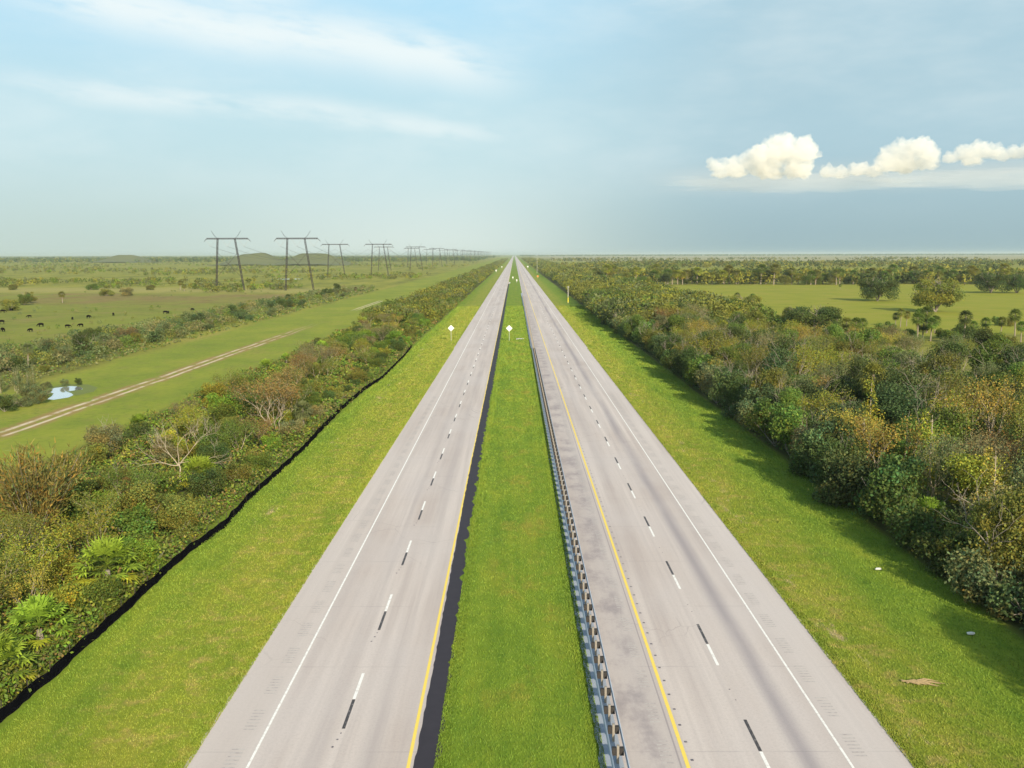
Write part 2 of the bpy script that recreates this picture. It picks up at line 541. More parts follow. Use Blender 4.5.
for k in range(5): build_broadleaf(k)
for k in range(2): build_oak(k)
for k in range(4): build_shrub(k)
for k in range(3): build_sparse(k)
for k in range(2): build_dead(k)
for k in range(2): build_slender(k)
build_feathery(0)
for k in range(4): build_palm(k)
for k in range(2): build_young_palm(k)
USED = set()

COLOURS = {   # leaf albedos
    'dark green': (0.062, 0.084, 0.024), 'blue-green': (0.068, 0.096, 0.040), 'mid-green': (0.092, 0.128, 0.026),
    'bright green': (0.125, 0.185, 0.024), 'olive': (0.140, 0.138, 0.032), 'yellow-green': (0.200, 0.195, 0.030),
    'golden': (0.250, 0.195, 0.045), 'rust-brown': (0.190, 0.120, 0.050), 'grey-brown': (0.165, 0.140, 0.072),
    'lime green': (0.200, 0.270, 0.035), 'grey-green': (0.125, 0.138, 0.066), 'olive-brown': (0.165, 0.128, 0.042),
}
for _k, _c in COLOURS.items(): COLOURS[_k] = (_c[0] * 1.13, _c[1] * 1.20, _c[2] * .92)
CAT = {'broadleaf': 'tree', 'oak': 'tree', 'shrub': 'shrub', 'sparse': 'tree', 'dead': 'bare tree', 'slender': 'tree',
       'feathery': 'tree', 'palm': 'palm', 'young_palm': 'palm'}
ALL = []
def plant(kind, x, y, colour='mid-green', h=1.0, k=None, wide=1.0, label=None, zone='', group=None, form=None, rz=None):
    P = PROTO[kind]
    src = P[random.randrange(len(P)) if k is None else k]
    if src.name not in USED:
        USED.add(src.name); e = src
    else:
        e = copy_tree(src)
    KIDS_E = [c for c in e.children] if False else None
    e.location = (x, y, 0); e.rotation_euler = (0, 0, random.uniform(0, 6.28) if rz is None else rz)
    e.scale = (h * wide, h * wide, h)
    ALL.append(dict(o=e, kind=kind, x=x, y=y, colour=colour, h=h, label=label, zone=zone, group=group, form=form))
    return e


# ------------------------------------------------------------------ ground and roads
def verge_colour(t, co, x, xs):
    """mown grass: green away from the road, yellower and thinner beside it, mowing lines along it"""
    streaks = t.noise(co, 0.35, 5, .65, sc=(1, .30, 1))
    lines = t.noise(co, 1.0, 3, .6, sc=(1.1, .012, 1))
    clump = t.noise(co, .9, 5, .7)
    ver = t.ramp(streaks, [(.28, (0.120, 0.195, 0.020)), (.5, (0.165, 0.232, 0.023)), (.72, (0.225, 0.262, 0.028))])
    edge = t.m('MAXIMUM', t.box(xs, -22, -14, 3.0), t.box(xs, 16.5, 22.8, 2.6))
    ver = t.mix(t.m('MULTIPLY', edge, .50), ver, t.ramp(streaks, [(.3, (0.205, 0.235, 0.025)), (.5, (0.275, 0.265, 0.032)), (.7, (0.33, 0.28, 0.050))]))
    dry_n = t.step(t.noise(co, .6, 6, .74), .48, .66)
    ver = t.mix(t.m('MULTIPLY', t.m('MULTIPLY', dry_n, edge), .70), ver, (0.36, 0.27, 0.085))
    bare = t.m('MULTIPLY', t.step(t.noise(co, .30, 6, .78, sc=(1.6, .45, 1)), .57, .66), t.m('MAXIMUM', t.box(x, -22.6, -20.4, .5), t.box(x, 18.6, 20.6, .9)))
    ver = t.mix(t.m('MULTIPLY', bare, .8), ver, (0.40, 0.30, 0.17))
    med = t.m('MULTIPLY', t.box(x, -1.6, 3.0, 1.0), t.step(t.noise(co, .20, 6, .74, sc=(1, .5, 1)), .50, .66))
    ver = t.mix(t.m('MULTIPLY', med, .45), ver, (0.33, 0.235, 0.05))
    ver = t.mix(1.0, ver, (.90, .93, .88), 'MULTIPLY')
    ver = t.mix(t.m('MULTIPLY', t.step(lines, .40, .62), .30), ver, t.mix(1.0, ver, (.68, .78, .7), 'MULTIPLY'))
    ver = t.mix(t.m('MULTIPLY', t.step(clump, .46, .70), .42), ver, t.mix(1.0, ver, (.55, .70, .6), 'MULTIPLY'))
    return ver

def grass_material():
    m, t = material("grass_blades", 0.7)
    co = t.node('ShaderNodeTexCoord').outputs['Object']; x = t.xyz(co)[0]
    at = t.node('ShaderNodeAttribute', attribute_name='tint')
    c = t.mix(1.0, verge_colour(t, co, x, x), at.outputs['Color'], 'MULTIPLY')
    t.put(t.b.inputs['Base Color'], c)
    return m

def ground_material():
    m, t = material("ground_cover", 0.95)
    co = t.node('ShaderNodeTexCoord').outputs['Object']
    o = t.xyz(co); x, y = o[0], o[1]
    big = t.noise(co, 0.012, 4, 0.6); mid = t.noise(co, 0.06, 5, 0.62); fine = t.noise(co, 0.9, 6, 0.7)
    blade = t.noise(co, 5.0, 5, 0.75)
    tr = t.noise(co, 0.05, 6, 0.7, sc=(1, 0.25, 1))
    wob = t.m('MULTIPLY', t.m('SUBTRACT', t.noise(co, 0.035, 5, 0.6), 0.5), 26.0)
    xw = t.m('ADD', x, wob); yw = t.m('ADD', y, t.m('MULTIPLY', wob, 3.0))
    xs = t.m('ADD', x, t.m('MULTIPLY', wob, 0.10))
    # open scrub country
    scrub = t.ramp(tr, [(0.30, (0.11, 0.12, 0.024)), (0.45, (0.20, 0.205, 0.034)), (0.58, (0.28, 0.27, 0.042)), (0.72, (0.31, 0.25, 0.08))])
    scrub = t.mix(t.step(fine, .35, .7), scrub, t.mix(0.5, scrub, (0.05, 0.07, 0.015)))
    c = scrub
    # pasture on the left, with a dry reddish margin
    left_y = t.m('ADD', yw, t.m('MULTIPLY', x, 0.1))
    dryc = t.ramp(mid, [(.3, (0.17, 0.12, 0.045)), (.55, (0.21, 0.16, 0.055)), (.7, (0.13, 0.13, 0.035))])
    past = t.ramp(mid, [(.28, (0.125, 0.145, 0.026)), (.5, (0.175, 0.190, 0.030)), (.72, (0.210, 0.175, 0.055))])
    L = t.m('SUBTRACT', 1.0, t.step(xw, -118, -100))
    pw = t.mix(t.m('MULTIPLY', t.step(left_y, 395, 450), t.step(t.noise(co, .02, 5, .65, sc=(1, .5, 1)), .36, .58)), past, dryc)
    tuft = t.step(t.noise(co, .16, 6, .75), .50, .66)
    pw = t.mix(t.m('MULTIPLY', tuft, .6), pw, (0.085, 0.10, 0.03))
    pw = t.mix(t.m('MULTIPLY', t.step(t.noise(co, .03, 5, .7, sc=(1, .35, 1)), .48, .64), .6), pw, (0.19, 0.215, 0.03))
    c = t.mix(t.m('MULTIPLY', L, t.box(left_y, 228, 545, 18)), c, pw)
    pale = t.box(left_y, 560, 640, 30)
    c = t.mix(t.m('MULTIPLY', t.m('MULTIPLY', L, pale), .8), c, (0.28, 0.25, 0.08))
    # wet rough grassland nearer, left of the track
    rough = t.ramp(fine, [(.3, (0.06, 0.065, 0.022)), (.5, (0.13, 0.125, 0.03)), (.7, (0.16, 0.17, 0.028))])
    c = t.mix(t.m('MULTIPLY', t.box(xw, -260, -88, 6), t.m('SUBTRACT', 1.0, t.step(left_y, 200, 250))), c, rough)
    # mown corridor with the track
    corr = t.ramp(mid, [(.3, (0.145, 0.190, 0.024)), (.55, (0.200, 0.235, 0.028)), (.75, (0.245, 0.225, 0.045))])
    corr = t.mix(t.m('MULTIPLY', t.step(t.noise(co, .22, 6, .75), .48, .66), .6), corr, (0.19, 0.18, 0.045))
    corr = t.mix(t.step(fine, .42, .75), corr, (0.12, 0.165, 0.022))
    corr = t.mix(t.m('MULTIPLY', t.step(t.noise(co, .045, 5, .7, sc=(1, .4, 1)), .45, .62), .5), corr, (0.255, 0.265, 0.035))
    c = t.mix(t.box(t.m('ADD', x, t.m('MULTIPLY', wob, .45)), -86, -52, 2.5), c, corr)
    # track ruts: bare pale sand, worn through here and there
    xr = t.m('ADD', x, t.m('MULTIPLY', t.m('SUBTRACT', t.noise(co, 0.03, 2), .5), 2.0))
    rut = t.m('MAXIMUM', t.box(xr, -67.3, -66.6, .28), t.box(xr, -65.4, -64.8, .25))
    worn = t.m('MULTIPLY', t.step(t.noise(co, 0.16, 6, .75), .38, .56), t.m('SUBTRACT', 1.0, t.step(y, 215, 330)))
    worn = t.m('MAXIMUM', worn, t.m('MULTIPLY', t.box(y, 395, 470, 15), .9))
    soil = t.m('MULTIPLY', t.box(xr, -68.4, -63.9, .8), t.m('MULTIPLY', t.step(t.noise(co, .3, 5, .75), .38, .55), .85))
    soil = t.m('MULTIPLY', soil, t.m('SUBTRACT', 1.0, t.step(y, 240, 330)))
    c = t.mix(soil, c, (0.26, 0.17, 0.07))
    c = t.mix(t.m('MULTIPLY', rut, worn), c, t.mix(fine, (0.42, 0.33, 0.21), (0.62, 0.53, 0.40)))
    # leaf litter under the tree belts
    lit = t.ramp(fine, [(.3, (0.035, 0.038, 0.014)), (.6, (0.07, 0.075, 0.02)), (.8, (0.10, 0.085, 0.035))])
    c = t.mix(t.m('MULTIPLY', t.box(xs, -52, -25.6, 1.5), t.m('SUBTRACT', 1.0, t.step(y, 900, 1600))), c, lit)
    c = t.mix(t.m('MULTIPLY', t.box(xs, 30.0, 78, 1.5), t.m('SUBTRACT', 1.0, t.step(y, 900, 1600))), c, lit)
    # sunny pastures on the right
    fld = t.ramp(mid, [(.3, (0.175, 0.195, 0.020)), (.5, (0.215, 0.225, 0.024)), (.72, (0.25, 0.225, 0.040))])
    RR = t.step(xw, 78, 92)
    f1 = t.box(yw, 262, 690, 14)
    f2 = t.box(yw, 1080, 1480, 60)
    f3 = t.m('MULTIPLY', t.box(yw, 2000, 2900, 120), t.step(big, .4, .5))
    c = t.mix(t.m('MULTIPLY', RR, t.m('MAXIMUM', f1, t.m('MAXIMUM', f2, f3))), c, fld)
    c = t.mix(t.m('MULTIPLY', t.step(xw, 40, 300), t.m('MULTIPLY', t.step(yw, 2500, 3200), .8)), c, t.mix(big, (0.24, 0.23, 0.13), (0.33, 0.29, 0.18)))
    near_r = t.ramp(t.noise(co, .12, 5, .7), [(.35, (0.09, 0.10, 0.018)), (.55, (0.20, 0.20, 0.03)), (.7, (0.20, 0.16, 0.045))])
    c = t.mix(t.m('MULTIPLY', RR, t.m('SUBTRACT', 1.0, t.step(yw, 240, 285))), c, near_r)
    ver = verge_colour(t, co, x, xs)
    c = t.mix(t.box(xs, -25.8, 30.2, .8), c, ver)
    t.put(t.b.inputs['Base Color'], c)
    t.b.inputs['Specular IOR Level'].default_value = .1
    h = t.m('ADD', t.m('MULTIPLY', fine, 1.0), t.m('MULTIPLY', blade, .6))
    bump(t, h, .45, .12)
    return m

def sheet(name, x0, x1, y0, y1, z, mat, ny=1):
    ys = [y0 + (y1 - y0) * i / ny for i in range(ny + 1)]
    v = []; f = []
    for i, yy in enumerate(ys): v += [(x0, yy, z), (x1, yy, z)]
    for i in range(ny): f.append((2 * i, 2 * i + 1, 2 * i + 3, 2 * i + 2))
    me = bpy.data.meshes.new(name); me.from_pydata(v, [], f); me.update(); me.materials.append(mat)
    o = link(name, me); tag(o, kind='structure')
    return o

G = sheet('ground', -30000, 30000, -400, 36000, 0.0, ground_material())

def road_material(side):
    m, t = material("road_surface_" + ("oncoming" if side < 0 else "outbound"), 0.85)
    co = t.node('ShaderNodeTexCoord').outputs['Object']
    o = t.xyz(co); x, y = o[0], o[1]
    st = t.noise(co, .5, 5, .6, sc=(1, .035, 1)); pat = t.noise(co, .09, 4, .6, sc=(1, .6, 1)); grit = t.noise(co, 7, 3, .8)
    fines = t.noise(co, 1.6, 4, .6, sc=(1, .012, 1))
    c = t.mix(t.step(st, .3, .7), (0.400, 0.340, 0.310), (0.535, 0.475, 0.440))
    c = t.mix(t.m('MULTIPLY', t.step(fines, .42, .66), .48), c, (0.345, 0.300, 0.285))
    c = t.mix(t.m('MULTIPLY', t.step(pat, .35, .7), .8), c, (0.470, 0.422, 0.402))
    c = t.mix(t.m('MULTIPLY', t.step(grit, .4, .75), .26), c, (0.28, 0.25, 0.24))
    vor = t.node('ShaderNodeTexVoronoi', feature='DISTANCE_TO_EDGE')
    wv_ = t.node('ShaderNodeVectorMath', operation='ADD'); t.put(wv_.inputs[0], co); t.put(wv_.inputs[1], t.comb(t.m('MULTIPLY', pat, 3.0), t.m('MULTIPLY', st, 3.0)))
    t.put(vor.inputs['Vector'], wv_.outputs[0]); vor.inputs['Scale'].default_value = .22
    crack = t.m('MULTIPLY', t.m('SUBTRACT', 1.0, t.step(vor.outputs[0], .002, .010)), t.step(t.noise(co, .05, 3), .50, .62))
    c = t.mix(t.m('MULTIPLY', crack, .35), c, (0.17, 0.15, 0.15))
    fr = t.m('FRACT', t.m('DIVIDE', y, 9.14))
    joint = t.m('MULTIPLY', t.m('SUBTRACT', 1.0, t.step(t.m('ABSOLUTE', t.m('SUBTRACT', fr, .5)), .002, .008)), t.step(t.noise(co, .3, 3), .42, .6))
    c = t.mix(t.m('MULTIPLY', joint, .28), c, (0.22, 0.20, 0.20))
    def band(a, b, s, f, col):
        nonlocal c
        c = t.mix(t.m('MULTIPLY', t.box(x, a, b, s), f), c, col)
    wv = t.noise(co, .22, 5, .62, sc=(.7, .10, 1))
    if side > 0:
        xo = t.m('ADD', x, t.m('MULTIPLY', t.m('SUBTRACT', t.noise(co, .04, 3, .5, sc=(0.01, 1, 1)), .5), .5))
        c = t.mix(t.m('MULTIPLY', t.box(xo, 13.0, 13.75, .45), t.m('MULTIPLY', t.step(wv, .22, .58), .68)), c, (0.20, 0.18, 0.20))
        band(9.2, 9.9, .5, t.m('MULTIPLY', t.step(wv, .35, .6), .34), (0.27, 0.24, 0.24))
        blot = t.m('MULTIPLY', t.step(t.noise(co, .42, 5, .7, sc=(.8, .45, 1)), .42, .66), .60)
        band(5.0, 7.45, .15, .45, (0.37, 0.33, 0.315))
        band(5.0, 6.9, .5, blot, (0.19, 0.165, 0.18))
        band(7.42, 7.50, .02, .55, (0.18, 0.16, 0.18))
        band(15.3, 17.6, .1, .35, (0.48, 0.44, 0.42))
    else:
        band(-9.7, -9.0, .5, t.m('MULTIPLY', t.step(wv, .35, .6), .36), (0.30, 0.27, 0.27))
        band(-7.2, -6.3, .5, t.m('MULTIPLY', t.step(wv, .32, .6), .42), (0.30, 0.265, 0.26))
        band(-11.2, -10.3, .5, t.m('MULTIPLY', t.step(wv, .45, .7), .16), (0.33, 0.30, 0.30))
        band(-14.8, -12.3, .1, .35, (0.45, 0.40, 0.37))
    t.put(t.b.inputs['Base Color'], c)
    bump(t, grit, .25, .01)
    return m

def edge_strip(name, xl, xr, y0, y1, z, mat, jl=0, jr=0, near_step=.35):
    """a long strip whose edges wander by jl / jr metres"""
    ys = [y0]
    while ys[-1] < y1: ys.append(ys[-1] + max(near_step, ys[-1] * .004) if ys[-1] < 700 else ys[-1] * 1.12)
    v, f = [], []
    fl = xl if callable(xl) else (lambda q: xl); fr = xr if callable(xr) else (lambda q: xr)
    for q in ys:
        a = mnoise.fractal(Vector((q * .9, 3.3, 0)), 0.8, 2.0, 4) ; b = mnoise.fractal(Vector((q * .9, 9.7, 0)), 0.8, 2.0, 4)
        v += [(fl(q) + a * jl, q, z), (fr(q) + b * jr, q, z)]
    for i in range(len(ys) - 1): f.append((2 * i, 2 * i + 1, 2 * i + 3, 2 * i + 2))
    me = bpy.data.meshes.new(name); me.from_pydata(v, [], f); me.update(); me.materials.append(mat)
    o = link(name, me); tag(o, kind='structure')
    return o

edge_strip('road', -14.85, -4.55, 5, 16000, .02, road_material(-1), jl=.10)
edge_strip('road', 4.55, 17.95, 5, 16000, .02, road_material(1), jr=.10)
asph = mottled("fresh_black_asphalt", (0.020, 0.018, 0.024), (0.036, 0.031, 0.040), 1.5, .8, bump=.3)
lerp = lambda q, a, b, u, v: u + (v - u) * min(1, max(0, (q - a) / (b - a)))
edge_strip('shoulder', lambda q: -4.56 - lerp(q, 50, 90, 0, .22), lambda q: lerp(q, 35, 75, -3.42, -3.85), 5, 740, .028, asph, jl=.05, jr=.30)
apron = mottled("blue_grey_mow_strip", (0.24, 0.275, 0.33), (0.32, 0.355, 0.41), 1.6, .9, bump=.3)
edge_strip('path', 3.86, 4.9, 5, 560, .028, apron, jl=.09)
# paved crossover between the carriageways
cm, ct = material("crossover_paving", .9); ct.put(ct.b.inputs['Base Color'], (0.5, 0.46, 0.42))
xo = bpy.data.meshes.new('crossover')
xo.from_pydata([(-4.6, 735, .035), (-3.2, 745, .035), (-3.0, 775, .035), (-4.6, 790, .035)], [], [(0, 1, 2, 3)]); xo.materials.append(cm)
tag(link('paved_crossover', xo), kind='structure')

# painted markings, rumble grooves
def paint(name, c1, c2, wear=.52):
    m, t = material(name, .6)
    co = t.node('ShaderNodeTexCoord').outputs['Object']
    n = t.noise(co, 3.5, 5, .75)
    t.put(t.b.inputs['Base Color'], t.mix(t.step(n, wear, wear + .25), c1, c2))
    return m
P_W = paint("white_paint", (.72, .71, .68), (.52, .48, .45), .46); P_Y = paint("yellow_paint", (.72, .54, .09), (.58, .47, .22))
P_K = paint("black_contrast_paint", (.05, .045, .047), (.20, .18, .175), .46); P_G = paint("groove", (.30, .27, .26), (.42, .385, .365), .35)
P_D = paint("reflector_patch", (.10, .09, .11), (.25, .22, .22), .45)

def quads(name, rects, mat, z):
    v, f = [], []
    for (x0, x1, y0, y1) in rects:
        b = len(v); v += [(x0, y0, z), (x1, y0, z), (x1, y1, z), (x0, y1, z)]; f.append((b, b + 1, b + 2, b + 3))
    me = bpy.data.meshes.new(name); me.from_pydata(v, [], f); me.update(); me.materials.append(mat)
    return tag(link(name, me), kind='structure')

quads('road_edge_line', [(-12.11, -11.99, 5, 9000), (15.09, 15.21, 5, 9000)], P_W, .025)
quads('road_centre_line_yellow', [(-4.90, -4.74, 5, 9000), (7.68, 7.86, 5, 9000)], P_Y, .0255)
wh, bk, dots = [], [], []
y = 46.4 - 36.57
while y < 2500:
    wh.append((-8.43, -8.27, y, y + 3.05)); bk.append((-8.43, -8.27, y - 3.1, y - .05))
    dots.append((-8.6, -8.5, y + 7.3, y + 7.45)); dots.append((-8.5, -8.4, y + 8.0, y + 8.12)); dots.append((-8.42, -8.36, y + 8.6, y + 8.72))
    y += 12.19
y = 50.4 - 36.57
while y < 2500:
    wh.append((11.28, 11.44, y, y + 2.9)); bk.append((11.28, 11.44, y + 2.95, y + 5.95))
    dots.append((11.3, 11.38, y - 3.0, y - 2.9)); dots.append((11.36, 11.42, y - 4.2, y - 4.1))
    y += 12.19
quads('lane_dash_white', wh, P_W, .0262)
quads('lane_dash_black', bk, P_K, .0256)
y = 38.7
while y < 220:
    dots.append((7.98, 8.12, y, y + .16)); y += 1.62
quads('reflector_patches', dots, P_D, .0268)
gr = []
y = 28.0
while y < 150:
    for k in range(7):
        gr.append((-13.2, -12.6, y + k * .32, y + k * .32 + .11))
        gr.append((15.55, 16.15, y + 1.3 + k * .32, y + 1.3 + k * .32 + .11))
        gr.append((6.65, 7.2, y + .7 + k * .32, y + .7 + k * .32 + .11))
    y += 3.8
quads('rumble_grooves', gr, P_G, .0252)

# pond and far water
wm, wt = material("still_water", .03)
wt.put(wt.b.inputs['Base Color'], (0.06, 0.07, 0.06)); wt.b.inputs['Specular IOR Level'].default_value = 1.0; wt.b.inputs['IOR'].default_value = 1.6
wt.b.inputs['Metallic'].default_value = .75
wt.put(wt.b.inputs['Base Color'], (0.72, 0.74, 0.76))
def pond(pts, z=.03):
    me = bpy.data.meshes.new('water'); me.from_pydata([(x, y, z) for x, y in pts], [], [tuple(range(len(pts)))]); me.update(); me.materials.append(wm)
    return tag(link('water', me), kind='structure')
pond([(-73.4, 149), (-72.2, 151.5), (-72.6, 154.0), (-73.8, 156), (-75.6, 158), (-74.2, 161), (-76, 164), (-78, 164.8), (-79.8, 162.5), (-79.0, 158.2), (-76.8, 156), (-75.6, 152.8), (-74.8, 149.6)][::1])
pond([(-226, 880), (-205, 878), (-198, 890), (-201, 905), (-215, 915), (-228, 905)])
bank_m = mottled("dark_wet_bank", (0.11, 0.14, 0.03), (0.14, 0.17, 0.035), .5, .9)
bk_me = bpy.data.meshes.new('bank'); bk_me.from_pydata([(-71.8, 154, .015), (-71, 158, .015), (-72.5, 163, .015), (-76, 167, .015), (-80.4, 167, .015), (-81, 162, .015), (-80, 157, .015), (-76, 154, .015)], [], [tuple(range(8))]); bk_me.materials.append(bank_m)
tag(link('pond_bank', bk_me), kind='structure')

# low spoil hills on the left horizon
hm = mottled("spoil_hill", (0.115, 0.122, 0.052), (0.095, 0.110, 0.042), .02, .95)
def hill(cx, cy, w_, d_, h_):
    n = 28; v, f = [], []
    for j in range(n + 1):
        for i in range(n + 1):
            u, q = i / n * 2 - 1, j / n * 2 - 1
            prof = max(0, 1 - abs(u) ** 2.6) * max(0, 1 - abs(q) ** 2)
            z = h_ * min(1, 1.08 * math.exp(-2.9 * (u * u) ** 1.35 - 2.2 * q * q)) * (1 + .12 * mnoise.noise(Vector((u * 3 + cx, q * 3, 1)))) - .4
            v.append((cx + u * w_, cy + q * d_, z))
    for j in range(n):
        for i in range(n):
            a = j * (n + 1) + i; f.append((a, a + 1, a + n + 2, a + n + 1))
    me = bpy.data.meshes.new('hill'); me.from_pydata(v, [], f); me.update(); me.materials.append(hm)
    for p in me.polygons: p.use_smooth = True
    return tag(link('hill', me), kind='structure')
hill(-570, 2100, 84, 110, 25.5); hill(-440, 2100, 92, 110, 25.7); hill(-1180, 2900, 90, 120, 23.0)


# ------------------------------------------------------------------ guardrail
def w_beam(x, y0, y1, face):
    """corrugated beam: a W profile swept along the road"""
    prof = [(0, .0), (.045, .03), (.045, .09), (.0, .13), (.0, .17), (.045, .21), (.045, .27), (0, .31)]
    th = .012
    v, f = [], []
    P = [(face * a, b) for a, b in prof] + [(face * (a - th) , b) for a, b in prof[::-1]]
    n = len(P)
    ys = [y0 + (y1 - y0) * i / 60 for i in range(61)]
    for yy in ys: v += [(x + a, yy, .42 + b) for a, b in P]
    for i in range(60):
        for k in range(n):
            q = i * n; f.append((q + k, q + (k + 1) % n, q + n + (k + 1) % n, q + n + k))
    me = bpy.data.meshes.new('rail'); me.from_pydata(v, [], f); me.update(); me.materials.append(M['steel'])
    return me
gx = 4.64
gt = tag(empty('guardrail', (gx, 0, 0)), 'double-faced steel guardrail on timber-blocked posts along the right side of the median', 'guardrail')
link('rail', w_beam(-.33, 20, 520, -1), gt); link('rail', w_beam(.33, 20, 520, 1), gt)
# flat top lips so that the rails read as pale lines from above
T = Tubes(); T.box((0, 0, .45), (.11, .15, .86)); post_me = T.mesh('post', M['wood'])
T = Tubes(); T.box((-.17, 0, .60), (.19, .17, .36)); T.box((.17, 0, .60), (.19, .17, .36)); block_me = T.mesh('block', mottled('black_block', (0.02, 0.018, 0.017), (0.04, 0.035, 0.03), 5, .8))
post0 = None
ys = []
yy = 30.4
while yy < 515: ys.append(yy); yy += 1.95
for i, q in enumerate(ys[:100]):
    p_ = link('post', post_me, gt); p_.location = (0, q, 0)
    b_ = link('block', block_me, p_)
T = Tubes()
for q in ys[100:]:
    T.box((0, q, .45), (.14, .16, .9)); T.box((-.17, q, .62), (.18, .15, .36)); T.box((.17, q, .62), (.18, .15, .36))
fp = link('far_posts', T.mesh('far_posts', M['wood']), gt); fp['kind'] = 'stuff'

# ------------------------------------------------------------------ silt fence along the left belt
FP = [(-25.7, 24), (-25.6, 34), (-25.5, 44.2), (-25.3, 47.8), (-25.3, 52.8), (-25.2, 58.4), (-25.3, 63.8), (-25.3, 69.7), (-24.6, 77.4), (-25.0, 86.9), (-24.9, 95.1),
      (-24.9, 109.7), (-25.3, 120.7), (-25.7, 137.7), (-25.5, 159.5), (-24.5, 173.1), (-24.8, 213.7), (-25.6, 235)]
def fence_x(q):
    for (a, b), (c, d) in zip(FP, FP[1:]):
        if b <= q <= d: return a + (c - a) * (q - b) / (d - b)
    return FP[-1][0]
ft = tag(empty('silt_fence', (-25.3, 40, 0)), 'low black fabric silt fence winding between the mown verge and the left thicket', 'fence')
v, f = [], []
yy = 24.0; n = 0
while yy < 235:
    x = fence_x(yy) + .06 * math.sin(yy * 1.3) + random.gauss(0, .012)
    top = .60 + .05 * math.sin(yy * 2.05) + random.uniform(-.03, .03); skirt = random.uniform(.05, .16)
    v += [(x + skirt, yy, .012), (x + .02, yy, .05), (x + .015, yy, top), (x - .015, yy, top), (x - .02, yy, .0)]
    n += 1; yy += .5
for i in range(n - 1):
    for k in range(4): q = i * 5; f.append((q + k, q + k + 5, q + k + 6, q + k + 1))
me = bpy.data.meshes.new('fabric'); me.from_pydata([(a + 25.3, b - 40, c) for a, b, c in v], [], f); me.update(); me.materials.append(M['fabric'])
link('fabric', me, ft)
T = Tubes(); T.box((0, 0, .48), (.04, .04, .96)); sm = T.mesh('stake', M['stake'])
yy = 26.0
for i in range(90):
    s_ = link('stake', sm, ft); s_.location = (fence_x(yy) - .05 + 25.3, yy - 40, 0); yy += 2.3

# ------------------------------------------------------------------ signs, poles, litter
def rounded_diamond(name, half, th, mat):
    bm = bmesh.new(); n = 5; pts = []
    for k in range(4):
        a0 = k * math.pi / 2
        c = Vector((math.cos(a0), math.sin(a0))) * (half * 1.414 - .11)
        for j in range(n):
            a = a0 - math.pi / 4 + (math.pi / 2) * j / (n - 1); pts.append(c + Vector((math.cos(a), math.sin(a))) * .11)
    a = [bm.verts.new((p.x, -th / 2, p.y)) for p in pts]; b = [bm.verts.new((p.x, th / 2, p.y)) for p in pts]
    bm.faces.new(a); bm.faces.new(b[::-1])
    for i in range(len(pts)): j = (i + 1) % len(pts); bm.faces.new((a[i], b[i], b[j], a[j]))
    me = bpy.data.meshes.new(name); bm.to_mesh(me); bm.free(); me.materials.append(mat)
    return me
def diamond_sign(x, y, label):
    t_ = tag(empty('road_sign', (x, y, 0)), label, 'road sign', 'pale diamond road signs facing the oncoming lanes')
    T = Tubes(); T.box((0, .04, 2.1), (.09, .06, 4.2)); T.box((0, .02, 2.95), (.9, .03, .06)); T.box((0, .02, 3.85), (.9, .03, .06))
    link('post', T.mesh('post', M['post']), t_)
    p = link('panel', rounded_diamond('panel', .58, .02, M['sign_back']), t_); p.location = (0, -.02, 3.4)
diamond_sign(-16.8, 251, 'pale diamond road sign on a thin post beside the left shoulder')
diamond_sign(-1.35, 250, 'pale diamond road sign on a thin post in the grass median')

def plate_sign(x, y, wd, hg, z, mat, label, cat='road sign'):
    t_ = tag(empty('road_sign', (x, y, 0)), label, cat)
    T = Tubes(); T.box((0, .05, z / 2 + hg * .3), (.12, .08, z + hg * .6)); link('post', T.mesh('post', M['post']), t_)
    T = Tubes(); T.box((0, 0, z + hg / 2), (wd, .03, hg)); link('panel', T.mesh('panel', mat), t_)
plate_sign(-1.2, 840, 1.1, 1.5, 1.6, M['white'], 'small white sign standing in the median beyond the paved crossover')
plate_sign(2.0, 757, .9, 1.5, 1.4, M['white'], 'small white sign at the right edge of the median by the crossover')
plate_sign(-22.0, 1160, 1.6, 1.8, 2.0, M['white'], 'white sign far off on the verge left of the oncoming lanes')
plate_sign(-19.5, 1500, 1.6, 1.8, 2.0, M['white'], 'tiny white sign near the vanishing point left of the road')
plate_sign(22.2, 900, 1.4, 1.5, 1.2, M['orange'], 'small orange sign far off beside the right shoulder')
plate_sign(21.0, 1480, 2.4, 2.0, 2.4, M['white'], 'pale sign far off beside the right shoulder near the vanishing point')

def pole(x, y, h, sleeve, label):
    t_ = tag(empty('utility_pole', (x, y, 0)), label, 'pole')
    T = Tubes(8); T.tube([(0, 0, 0), (0, 0, h)], [.17, .11]); T.box((0, 0, h - .5), (1.2, .12, .12)); link('post', T.mesh('post', M['pale_pole']), t_)
    if sleeve:
        T = Tubes(8); T.tube([(0, 0, .3), (0, 0, 2.6)], [.26, .26]); link('sleeve', T.mesh('sleeve', M['yellow']), t_)
pole(25.2, 445, 8.0, True, 'pale pole with a yellow sleeve at its foot by the right trees')
pole(27.5, 1150, 19, False, 'tall thin pole far off where the right trees meet the verge')

